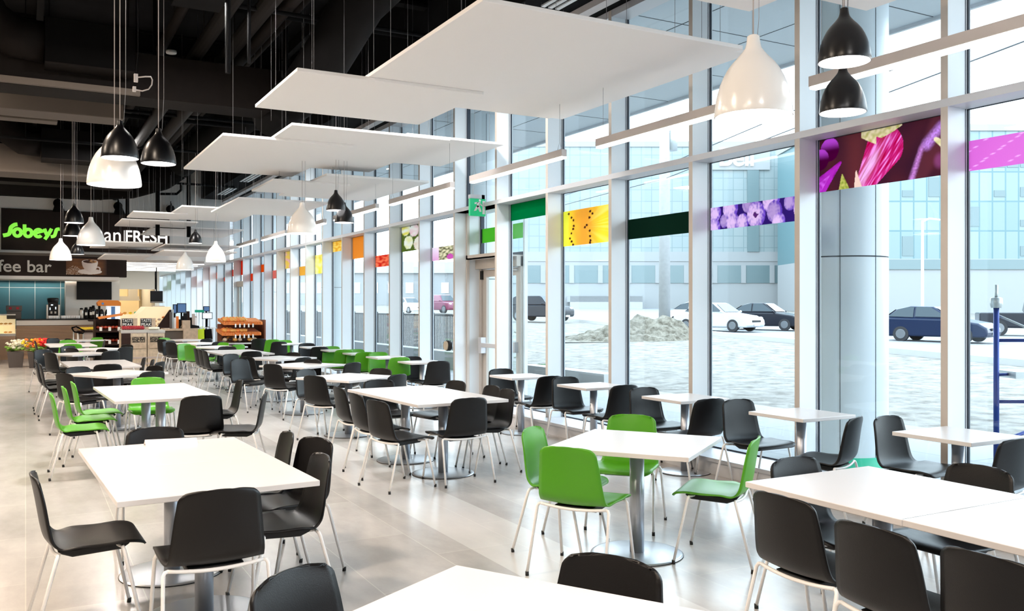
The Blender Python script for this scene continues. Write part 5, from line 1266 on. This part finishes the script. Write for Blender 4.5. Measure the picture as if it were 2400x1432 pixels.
# bread rack by the windows
YB = 25.6
X0, zt = at(522, 752, YB); X1, _ = at(623, 752, YB); Wd = X1 - X0
t = thing('bread_rack', 'wooden rack with orange wicker trays by the window wall', 'rack', (X0, YB, 0))
bm = bm_new(); box(bm, Wd - .04, Wd, .0, .8, 0, zt + .02); box(bm, .1, .14, .75, .8, 0, zt); box(bm, 0, Wd, .77, .8, 0, zt - .1); obj('case', bm, 'wood_red', t)
for k, py in enumerate((757, 782, 803)):
    zz = at(560, py, YB)[1]
    if k < 2:
        bm = bm_new(); off = -.04 * k
        prism(bm, [(-.14, zz - .05), (-.12, zz + .03), (.75, zz + .13), (.75, zz + .05)], .0 + off, Wd - .12 + off, 'x')
        for u in range(26): box(bm, .02 + off + u * (Wd - .16) / 26, .035 + off + u * (Wd - .16) / 26, -.15, -.11, zz - .05, zz + .045)
        tr = obj('wicker_tray', bm, 'wicker', t)
    else:
        bm = bm_new(); box(bm, -.02, Wd - .06, -.1, .76, zz - .04, zz); tr = obj('steel_shelf', bm, 'stainless', t)
    if k < 2:
        for q_ in range(5): bm = bm_new(); box(bm, .3 + q_ * .12, .34 + q_ * .12, -.155, -.15, zz - .12, zz - .02); obj('price_tag', bm, 'tag_white', tr)
    for q_ in range(14 if k != 1 else 10):
        bm = bm_new(); blob(bm, (0, 0, .06), .075, 1.2 if k < 2 else 1.0, 1, .8, jit=.004)
        fx = (q_ % 7) / 7
        tag(obj('bread_roll', bm, ('bread', 'wicker', 'bread')[q_ % 3] if k < 2 else ('wood_light', 'dark_wood', 'bread')[q_ % 3], loc=(X0 + .06 + fx * (.62 if k < 2 else Wd - .25), YB + (.0 if q_ < 7 else .16), zz + (.02 if q_ < 7 else .05) + .012)), ('golden roll heaped on the upper wicker tray', 'golden roll heaped on the lower wicker tray', 'wrapped loaf on the bottom shelf of the rack')[k], 'bread', ('rolls on the upper wicker tray', 'rolls on the lower wicker tray', 'loaves on the bottom shelf')[k])
bm = bm_new(); box(bm, .0, Wd, .0, .75, 0.0, .12); box(bm, 0, Wd, -.02, .75, .42, .45); obj('base', bm, 'dark_wood', t)
# flower pots
for i, (px, w_, cols, lab) in enumerate(((37, .20, ('flower_white', 'flower_white', 'leaf'), 'grey pot of cream white flowers at far left'), (88, .24, ('flower_red', 'flower_yellow', 'flower_orange'), 'grey pot of red, orange and yellow flowers beside the white ones'))):
    Yp = 27.3 - i * .4; x, _ = at(px, 840, Yp)
    t = thing('flower_pot', lab, 'flower pot', (x, Yp, 0))
    bm = bm_new()
    a_ = .8; k1 = [bm.verts.new((sx_ * w_ * a_, sy * w_ * a_, 0)) for sx_, sy in ((-1, -1), (1, -1), (1, 1), (-1, 1))]; k2 = [bm.verts.new((sx_ * w_, sy * w_, .42)) for sx_, sy in ((-1, -1), (1, -1), (1, 1), (-1, 1))]
    bm.faces.new(k1[::-1]); bm.faces.new(k2)
    for j in range(4): bm.faces.new([k1[j], k1[(j + 1) % 4], k2[(j + 1) % 4], k2[j]])
    obj('pot', bm, 'pot_grey', t, bevel=.008)
    random.seed(i + 3); bm = bm_new()
    for k in range(36):
        a = random.uniform(0, 2 * PI); r = random.uniform(.02, w_ * 1.2); p = Vector((r * math.cos(a), r * math.sin(a), .45 + random.uniform(0, .1)))
        blob(bm, p, random.uniform(.03, .06), 1.6, 1, .5, jit=.012)
    obj('leaves', bm, 'leaf', t)
    for ci, cn in enumerate(cols):
        bm = bm_new()
        for k in range(60 if (i == 1 and ci == 0) else 24):
            a = random.uniform(0, 2 * PI); r = random.uniform(.0, w_ * (1.0 if (i == 1 and ci == 0) else 1.35)); cx = .18 if (i == 1 and ci == 0) else (-.08 if i == 1 else 0)
            blob(bm, (cx * .8 + r * math.cos(a), r * math.sin(a), .52 + random.uniform(0, .20) + (.04 if i else 0)), random.uniform(.03, .055), 1, 1, .8, jit=.012)
        if cn != 'leaf': obj('blossoms', bm, cn, t)
        else: bm.free()
# ------------------------------------------------------------------ outside
def ldp(l, d): return (l * CN + d * SN, -l * SN + d * CN)      # right / forward of the entrance view -> world
def gz(X, Y): return .014 * max(0, Y - 12) * min(1, max(0, (X - 12) / 12)) - .02
def grid(name, x0, x1, y0, y1, nx, ny, m, f):
    bm = bm_new(); V_ = [[bm.verts.new((x0 + (x1 - x0) * i / nx, y0 + (y1 - y0) * j / ny, f(x0 + (x1 - x0) * i / nx, y0 + (y1 - y0) * j / ny))) for i in range(nx + 1)] for j in range(ny + 1)]
    for j in range(ny):
        for i in range(nx): bm.faces.new([V_[j][i], V_[j][i + 1], V_[j + 1][i + 1], V_[j + 1][i]]).smooth = True
    return obj(name, bm, m)
bm = bm_new(); box(bm, 6.35, 10.9, -12, 60, -.2, -.03); struct('paving', bm, 'paving')
o = grid('dirt_ground', 10.9, 150, -60, 190, 90, 120, 'dirt_ground', lambda x, y: gz(x, y) - .03 + .03 * nz(x * .5, y * .5)); o['kind'] = 'structure'
# road: a strip whose near kerb runs from (24.6, 15.8) in direction 75 degrees
rd = Vector((math.cos(math.radians(75)), math.sin(math.radians(75)), 0)); rn = Vector((rd.y, -rd.x, 0)); r0 = Vector((24.6, 15.8, 0))
bm = bm_new(); prev = None
for k in range(-6, 24):
    c_ = r0 + rd * (k * 6); a = c_; b_ = c_ + rn * 32
    row = [bm.verts.new((a.x, a.y, gz(a.x, a.y) + .06)), bm.verts.new((b_.x, b_.y, gz(b_.x, b_.y) + .06))]
    if prev: bm.faces.new([prev[0], prev[1], row[1], row[0]])
    prev = row
o = obj('road', bm, 'asphalt'); o['kind'] = 'structure'
bm = bm_new(); prev = None
for k in range(-6, 24):
    c_ = r0 + rd * (k * 6); rows = []
    for off, dz in ((-.35, -.3), (-.35, .16), (-.02, .16), (-.02, .05)):
        p = c_ + rn * off; rows.append(bm.verts.new((p.x, p.y, gz(p.x, p.y) + dz)))
    if prev:
        for j in range(3): bm.faces.new([prev[j], prev[j + 1], rows[j + 1], rows[j]])
    prev = rows
o = obj('kerb', bm, 'kerb'); o['kind'] = 'structure'
# round columns and soffit
for k in range(-1, 4):
    y = 6.55 + 8.66 * k
    t = thing('round_column', 'pale round panelled column outside the glass, %s' % ('behind the aubergine film', 'just left of the exit door', 'behind the orange films', 'far down the arcade', 'beyond the right edge')[k if k >= 0 else 4], 'column', (7.6, y, -.03), 0, 'outside columns')
    bm = bm_new(); lathe(bm, [(.455, .14), (.455, 2.178)], 48); lathe(bm, [(.455, 2.192), (.455, 5.28)], 48); obj('panel', bm, 'column_panel', t)
    bm = bm_new(); lathe(bm, [(.447, .0), (.447, 5.28)], 48); obj('joint', bm, 'joint_dark', t)
    bm = bm_new(); a = math.radians(-142); tube(bm, [(.455 * math.cos(a), .455 * math.sin(a), .14), (.455 * math.cos(a), .455 * math.sin(a), 5.28)], .004, 4); a = math.radians(-95); tube(bm, [(.455 * math.cos(a), .455 * math.sin(a), .14), (.455 * math.cos(a), .455 * math.sin(a), 5.28)], .004, 4); obj('vertical_seam', bm, 'joint_dark', t)
    bm = bm_new(); lathe(bm, [(.47, 0), (.47, .14), (.455, .14)], 48); obj('base_ring', bm, 'bag_green' if k == 0 else 'column_panel', t)
bm = bm_new(); box(bm, 6.5, 9.9, -12, 60, 5.25, 5.6); struct('soffit', bm, 'soffit_panel').name = 'trim_70'
bm = bm_new()
for x in (7.35, 8.6): box(bm, x - .006, x + .006, -12, 60, 5.246, 5.25)
for k in range(-6, 36): box(bm, 6.5, 9.9, k * 1.732 + .2, k * 1.732 + .212, 5.246, 5.25)
struct('soffit_joint', bm, 'joint_dark').name = 'trim_71'
bm = bm_new(); box(bm, 9.9, 9.95, -12, 60, 5.2, 5.9); struct('soffit_edge', bm, 'aluminium').name = 'trim_72'
# utility pole, street lamp, wires
px_, py_ = ldp(8.1, 47)
t = thing('utility_pole', 'thick pale concrete utility pole behind the dirt heap', 'pole', (px_, py_, gz(px_, py_)))
bm = bm_new(); tube(bm, [(0, 0, -.1), (0, 0, 16)], [.31, .24], 20); obj('shaft', bm, 'concrete', t)
bm = bm_new(); tube(bm, [(.5, 0, 9.6), (.5, 0, 11)], .28, 14); tube(bm, [(0, 0, 10.3), (.5, 0, 10.3)], .05, 6); obj('transformer', bm, 'galvanised', t)
bm = bm_new(); box(bm, -1.3, 1.3, -.06, .06, 14.2, 14.35); obj('crossarm', bm, 'galvanised', t)
for k, zz in enumerate((8.4, 9.1, 14.4)):
    bm = bm_new(); pts = []
    for j in range(31):
        u = j / 30; p = Vector((px_, py_, 0)) + rd * (-60 + 120 * u); pts.append((p.x, p.y, zz + .9 + (abs(u - .5) * 2 - 1) ** 2 * -0.9 + (u - .5) * 1.0))
    tube(bm, pts, .025, 5, False); tag(obj('overhead_wire', bm, 'joint_dark'), 'overhead wire crossing outside, %s from the bottom' % ORD[k], 'wire', 'overhead wires')
px2, py2 = ldp(30.6, 66)
t = thing('street_lamp', 'slim white street lamp before the office block at right', 'street lamp', (px2, py2, gz(px2, py2)))
bm = bm_new(); tube(bm, [(0, 0, 0), (0, 0, 7.6)], [.12, .08], 10); obj('pole', bm, 'white_steel', t)
bm = bm_new(); tube(bm, [(0, 0, 7.5), (.5 * CN, -.5 * SN, 7.75), (1.3 * CN, -1.3 * SN, 7.65)], .07, 8); obj('lamp_head', bm, 'white_steel', t)
# dirt heap
def heap(u, v):
    r = math.hypot(u, v); return max(0, 1 - r) ** 1.2
hx, hy = ldp(5.3, 38.5)
bm = bm_new(); n_ = 44; Vv = []
for j in range(n_ + 1):
    row = []
    for i in range(n_ + 1):
        u = -1 + 2 * i / n_; v_ = -1 + 2 * j / n_
        hgt = heap(u, v_) * 1.0 + .55 * heap((u - .45) * 2.0, v_ * 1.6) + (nz(u * 6, v_ * 6) * .22 + nz(u * 14, v_ * 14) * .10) * (1 if math.hypot(u, v_) < .92 else 0)
        row.append(bm.verts.new((u * 3.4, v_ * 2.0, max(-.15, hgt - .08))))
    Vv.append(row)
for j in range(n_):
    for i in range(n_): bm.faces.new([Vv[j][i], Vv[j][i + 1], Vv[j + 1][i + 1], Vv[j + 1][i]])
tag(obj('dirt_heap', bm, 'rubble', loc=(hx, hy, gz(hx, hy)), rotz=-math.radians(28.8)), 'heap of pale dug earth on the open ground outside', 'dirt heap', kind='stuff')
sx0, sy0 = ldp(.57, 22.6)
bm = bm_new()
random.seed(4)
for k in range(26): blob(bm, (random.uniform(-.28, .28), random.uniform(-.2, .2), random.uniform(.03, .16)), random.uniform(.05, .1), 1.5, 1, .5, jit=.04)
tag(obj('low_shrub', bm, 'shrub', loc=(sx0, sy0, -.04)), 'small dark green shrub on the dirt behind the fifth window table', 'shrub')
# concrete ledge and fence at the left outside
bm = bm_new(); box(bm, 10.6, 11.0, 15.3, 18.9, -.05, .22); tag(obj('low_wall', bm, 'kerb'), 'low pale concrete ledge outside behind the first window tables', 'wall')
bm = bm_new(); box(bm, 9.9, 10.3, 19, 48, -.05, .42); tag(obj('ramp_wall', bm, 'concrete'), 'long pale ramp wall below the black fence outside', 'wall')
t = thing('metal_fence', 'black railing fence outside, left of the exit door', 'fence', (11.5, 21, -.02))
bm = bm_new(); box(bm, -.02, .02, 0, 26, 1.35, 1.40); box(bm, -.02, .02, 0, 26, .12, .16); obj('rail', bm, 'fence_black', t)
bm = bm_new()
for k in range(236): box(bm, -.01, .01, k * .11, k * .11 + .03, .14, 1.37)
o = obj('pickets', bm, 'fence_black', t); o['kind'] = 'stuff'
for k in range(11):
    bm = bm_new(); box(bm, -.03, .03, k * 2.6 - .03, k * 2.6 + .03, 0, 1.45); obj('post', bm, 'fence_black', t)
# scaffold
sx1, sy1 = ldp(5.06, 9.25)
t = thing('scaffold_frame', 'blue steel scaffold frame standing outside at the right edge', 'scaffold', (sx1, sy1, -.03), -math.radians(28.8))
bm = bm_new(); tube(bm, [(0, 0, 0), (0, 0, 1.72)], .028, 14); obj('upright', bm, 'scaffold_blue', t)
bm = bm_new(); tube(bm, [(1.5, 0, 0), (1.5, 0, 1.72)], .028, 14); obj('upright', bm, 'scaffold_blue', t)
for zz in (1.32, .68): bm = bm_new(); tube(bm, [(0, 0, zz), (1.5, 0, zz)], .018, 10); obj('crossbar', bm, 'scaffold_blue', t)
bm = bm_new(); tube(bm, [(.03, .02, 1.58), (1.5, .02, .95)], .012, 8); obj('brace', bm, 'galvanised', t)
bm = bm_new(); tube(bm, [(.02, 0, .25), (.35, 0, .38)], .02, 8); obj('lower_brace', bm, 'scaffold_blue', t)
bm = bm_new(); tube(bm, [(0, 0, 1.72), (0, 0, 1.90)], .016, 10); lathe(bm, [(.05, 1.66), (.062, 1.70), (.058, 1.76), (.04, 1.77)], 16); obj('coupling_pin', bm, 'galvanised', t)
bm = bm_new(); box(bm, .12, 1.4, -.15, .25, .93, 1.0); obj('toe_board', bm, 'galvanised', t)
bm = bm_new(); tube(bm, [(0, 0, .96), (.2, 0, .97)], .015, 8); obj('board_hook', bm, 'scaffold_blue', t)
# cars
def car(l, d, head, m, lab, kind='sedan', z=None, L_=4.4, Hh=1.45):
    X, Y = ldp(l, d); t = thing('car', lab, 'car', (X, Y, gz(X, Y) + .06 if z is None else z), math.radians(head))
    h = L_ / 2
    if kind == 'sedan': low = [(-h, .35), (-h + .02, .80), (-h + .25, .92), (-h + .95, .95), (h - 1.35, .93), (h - .45, .80), (h - .05, .62), (h, .35), (h - .1, .22), (-h + .1, .22)]; top = [(-h + .55, .93), (-h + 1.15, 1.33), (-h + 1.6, Hh), (-h + 2.35, Hh), (h - 1.3, .92)]
    elif kind == 'hatch': low = [(-h, .4), (-h + .02, .85), (-h + .2, .98), (h - 1.2, .93), (h - .35, .78), (h - .03, .58), (h, .35), (h - .1, .22), (-h + .1, .22)]; top = [(-h + .12, .95), (-h + .55, 1.32), (-h + 1.1, Hh), (-h + 2.0, Hh - .02), (h - 1.25, .92)]
    elif kind == 'suv': low = [(-h, .45), (-h + .02, .95), (-h + .1, 1.1), (h - 1.15, 1.1), (h - .2, 1.0), (h, .75), (h, .4), (h - .1, .3), (-h + .1, .3)]; top = [(-h + .05, 1.1), (-h + .25, Hh - .1), (-h + .5, Hh), (h - 1.9, Hh), (h - 1.2, 1.1)]
    else: low = [(-h, .5), (-h, 1.12), (-h + 2.0, 1.12), (h - 1.4, 1.16), (h - .2, 1.08), (h, .85), (h, .45), (h - .1, .35), (-h + .1, .4)]; top = [(-h + 2.05, 1.12), (-h + 2.15, Hh - .05), (-h + 2.35, Hh), (h - 2.1, Hh), (h - 1.35, 1.14)]
    bm = bm_new(); prism(bm, low, -.86, .86, 'y')
    n0 = len(bm.verts); 
    lo_ = [bm.verts.new((x, -.80 if zz < 1.15 else -.62, zz)) for x, zz in top]; hi_ = [bm.verts.new((x, .80 if zz < 1.15 else .62, zz)) for x, zz in top]
    bm.faces.new(lo_[::-1]); bm.faces.new(hi_)
    for i in range(len(top)): j = (i + 1) % len(top); bm.faces.new([lo_[i], lo_[j], hi_[j], hi_[i]])
    obj('body', bm, m, t, bevel=.07)
    # glazing: side windows, windscreen, rear screen
    def shrink(poly, k): cx = sum(p[0] for p in poly) / len(poly); cz = sum(p[1] for p in poly) / len(poly); return [(cx + (x - cx) * k, cz + .02 + (zz - cz) * (k - .06)) for x, zz in poly]
    sp = shrink(top, .86); mid = sum(p[0] for p in sp) / len(sp)
    for s_ in (-1, 1):
        for part in (0, 1):
            pl = [(min(x, mid - .04), zz) if part == 0 else (max(x, mid + .04), zz) for x, zz in sp]
            out = []
            for p in pl:
                if not out or math.dist(p, out[-1]) > .03: out.append(p)
            if len(out) < 3: continue
            bm = bm_new(); vs = [bm.verts.new((x, s_ * (.81 - max(0, (zz - .93)) * .34 + .012), zz)) for x, zz in out]
            try: bm.faces.new(vs)
            except ValueError: pass
            obj('side_window', bm, 'car_glass', t)
    for (a, b_) in ((top[-1], top[-2]), (top[0], top[1])):
        sgn = 1 if a is top[-1] else -1; bm = bm_new(); ux, uz = b_[0] - a[0], b_[1] - a[1]; nn = math.hypot(ux, uz); ox, oz = (uz / nn) * .03 * 1, (-ux / nn) * .03 * 1
        if sgn < 0: ox, oz = -abs(uz / nn) * .03, abs(ux / nn) * .03
        else: ox, oz = abs(uz / nn) * .03, abs(ux / nn) * .03
        p0 = (a[0] + ux * .1 + ox, a[1] + uz * .1 + oz); p1 = (a[0] + ux * .9 + ox, a[1] + uz * .9 + oz)
        vs = [bm.verts.new((p0[0], -.72, p0[1])), bm.verts.new((p0[0], .72, p0[1])), bm.verts.new((p1[0], .56, p1[1])), bm.verts.new((p1[0], -.56, p1[1]))]; bm.faces.new(vs)
        obj('windscreen' if sgn > 0 else 'rear_window', bm, 'car_glass', t)
    wr = .31 if kind in ('sedan', 'hatch') else .38
    for wx in (-h + .82, h - .85):
        for s_ in (-1, 1):
            bm = bm_new(); tube(bm, [(wx, s_ * .72, wr), (wx, s_ * .885, wr)], wr, 24); wh = obj('wheel', bm, 'tyre', t)
            bm = bm_new(); tube(bm, [(wx, s_ * .885, wr), (wx, s_ * .90, wr)], [wr * .66, wr * .6], 16)
            obj('hub_cap', bm, 'hub', wh)
    for s_ in (-1, 1):
        bm = bm_new(); blob(bm, (h - .14, s_ * .62, .66 if kind in ('sedan', 'hatch') else .88), .12, .9, 1.4, .8, 12); obj('headlight', bm, 'lamp_lens', t)
        bm = bm_new(); blob(bm, (h - 1.45, s_ * .92, 1.0 if kind in ('sedan', 'hatch') else 1.2), .09, .7, 1, .7, 12); obj('wing_mirror', bm, m, t)
    bm = bm_new(); box(bm, h - .03, h + .012, -.38, .38, .48, .58); obj('grille', bm, 'tyre', t)
    bm = bm_new(); box(bm, h, h + .03, -.24, .24, .30, .42); obj('number_plate', bm, 'tag_white', t)
    return t
car(17.4, 36.0, -74, 'car_navy', 'dark blue hatchback on the road beyond the fat outside column', 'hatch', L_=4.1)
car(13.6, 47.5, -66, 'car_black', 'dark grey sedan on the road seen below the blueberry strip', 'sedan')
car(10.6, 45.5, -74, 'car_silver', 'silver white sedan on the road right of the utility pole', 'sedan')
car(11.3, 52.5, -74, 'car_white', 'white sedan half hidden behind the silver one', 'sedan')
car(25.2, 42.0, -50, 'car_black', 'black pickup truck at the right edge beyond the scaffold', 'pickup', L_=5.6, Hh=1.85)
car(16.6, 43.0, -74, 'car_white', 'white car just behind the dark blue hatchback', 'sedan')
car(2.0, 61, -66, 'car_black', 'dark estate car on the road right of the exit door', 'suv', Hh=1.75)
car(-6.6, 85, -80, 'car_red', 'dark red car far away left of the exit door', 'suv', Hh=1.75)
car(-9.8, 84, -80, 'car_white', 'white car far away beside the dark red one', 'sedan')
# office buildings
def facade(name, c1, c2, line, bw, rh, ms): brick_mat(name, c1, c2, line, bw, rh, ms, rough=.4, rot=(PI / 2, 0, 0), offset=0)
facade('facade_left', (.20, .25, .26), (.23, .27, .275), (.15, .20, .21), 1.5, 1.7, .06)
facade('facade_right', (.15, .22, .24), (.21, .26, .27), (.09, .17, .19), 1.6, 3.6, .10)
mat('ledge_pale', (.6, .61, .61), .8); mat('strip_window', (.12, .17, .18), .25); mat('office_white', (.27, .28, .285), .7)
def building(lab, l0, l1, d, z0, z1, m, cat='building'):
    X, Y = ldp(l0, d); t = thing('office_building', lab, cat, (X, Y, 0), -math.radians(28.8)); w_ = l1 - l0
    bm = bm_new(); box(bm, 0, w_, 0, 18, 0, z0); obj('podium', bm, 'office_white', t)
    bm = bm_new(); box(bm, 0, w_, .0, 18, z0, z1); obj('curtain_wall', bm, m, t)
    bm = bm_new(); box(bm, -.2, w_ + .2, -.2, 18, z1, z1 + .8); obj('parapet', bm, 'office_white', t)
    return t
t = building('wide pale glass office block with a white sign near its roof', -2, 45.5, 130, 9.6, 25.0, 'facade_left')
for za, zb in ((8.2, 9.6), (5.0, 7.6)):
    bm = bm_new(); box(bm, .5, 47, -.1, 0, za, zb); o = obj('window_band', bm, 'strip_window' if za < 6 else 'office_white', t)
for k in range(11):
    bm = bm_new(); box(bm, 2 + k * 4.2, 2.7 + k * 4.2, -.2, 0, 5.0, 7.6); obj('band_pier', bm, 'office_white', t)
bm = bm_new(); box(bm, 36.5, 38.2, -.25, 0, 9.6, 25); obj('dark_glass_strip', bm, 'strip_window', t)
bm = bm_new(); box(bm, 30.8, 39.8, -.3, 0, 21.6, 25.6); sg = obj('sign_board', bm, 'office_white', t)
o = text_obj('lettering', 'Bell', 3.6, 'letter_white', sg, (32.2, -.45, 22.2), extrude=.1, offset=.06)
bm = bm_new(); box(bm, 10, 20, -8, -.3, 2.2, 3.0); box(bm, 10, 20, -8, -7.7, .0, 3.0); obj('canopy', bm, 'concrete', t)
t = building('nearer glass office block at right with visible floor bands', 37.8, 72, 108, 7.4, 23.0, 'facade_right')
random.seed(11)
for fl in range(4):
    for k in range(20):
        if random.random() < .42:
            x0 = .2 + k * 1.6; bm = bm_new(); z_ = 7.5 + fl * 3.6 + .25; box(bm, x0, x0 + 1.35, -.06, 0, z_, z_ + random.choice((.8, 1.2, 2.4))); obj('window_pane', bm, 'strip_window', t)
bm = bm_new(); box(bm, .0, 34, -.15, 0, 6.1, 7.3); obj('ground_windows', bm, 'strip_window', t)
X, Y = ldp(-40, 150)
t = thing('terrace_houses', 'row of pale low houses far away left of the exit door', 'building', (X, Y, 0), -math.radians(28.8))
bm = bm_new(); box(bm, 0, 37, 0, 10, 0, 7.2); obj('walls', bm, 'office_white', t)
for k in range(12): bm = bm_new(); box(bm, 1 + k * 3, 2.3 + k * 3, -.1, 0, 3.8, 5.6); obj('window', bm, 'car_silver', t)
bm = bm_new(); prism(bm, [(-.5, 7.2), (10.5, 7.2), (5, 9.4)], 0, 37, 'x'); obj('roof', bm, 'asphalt', t)
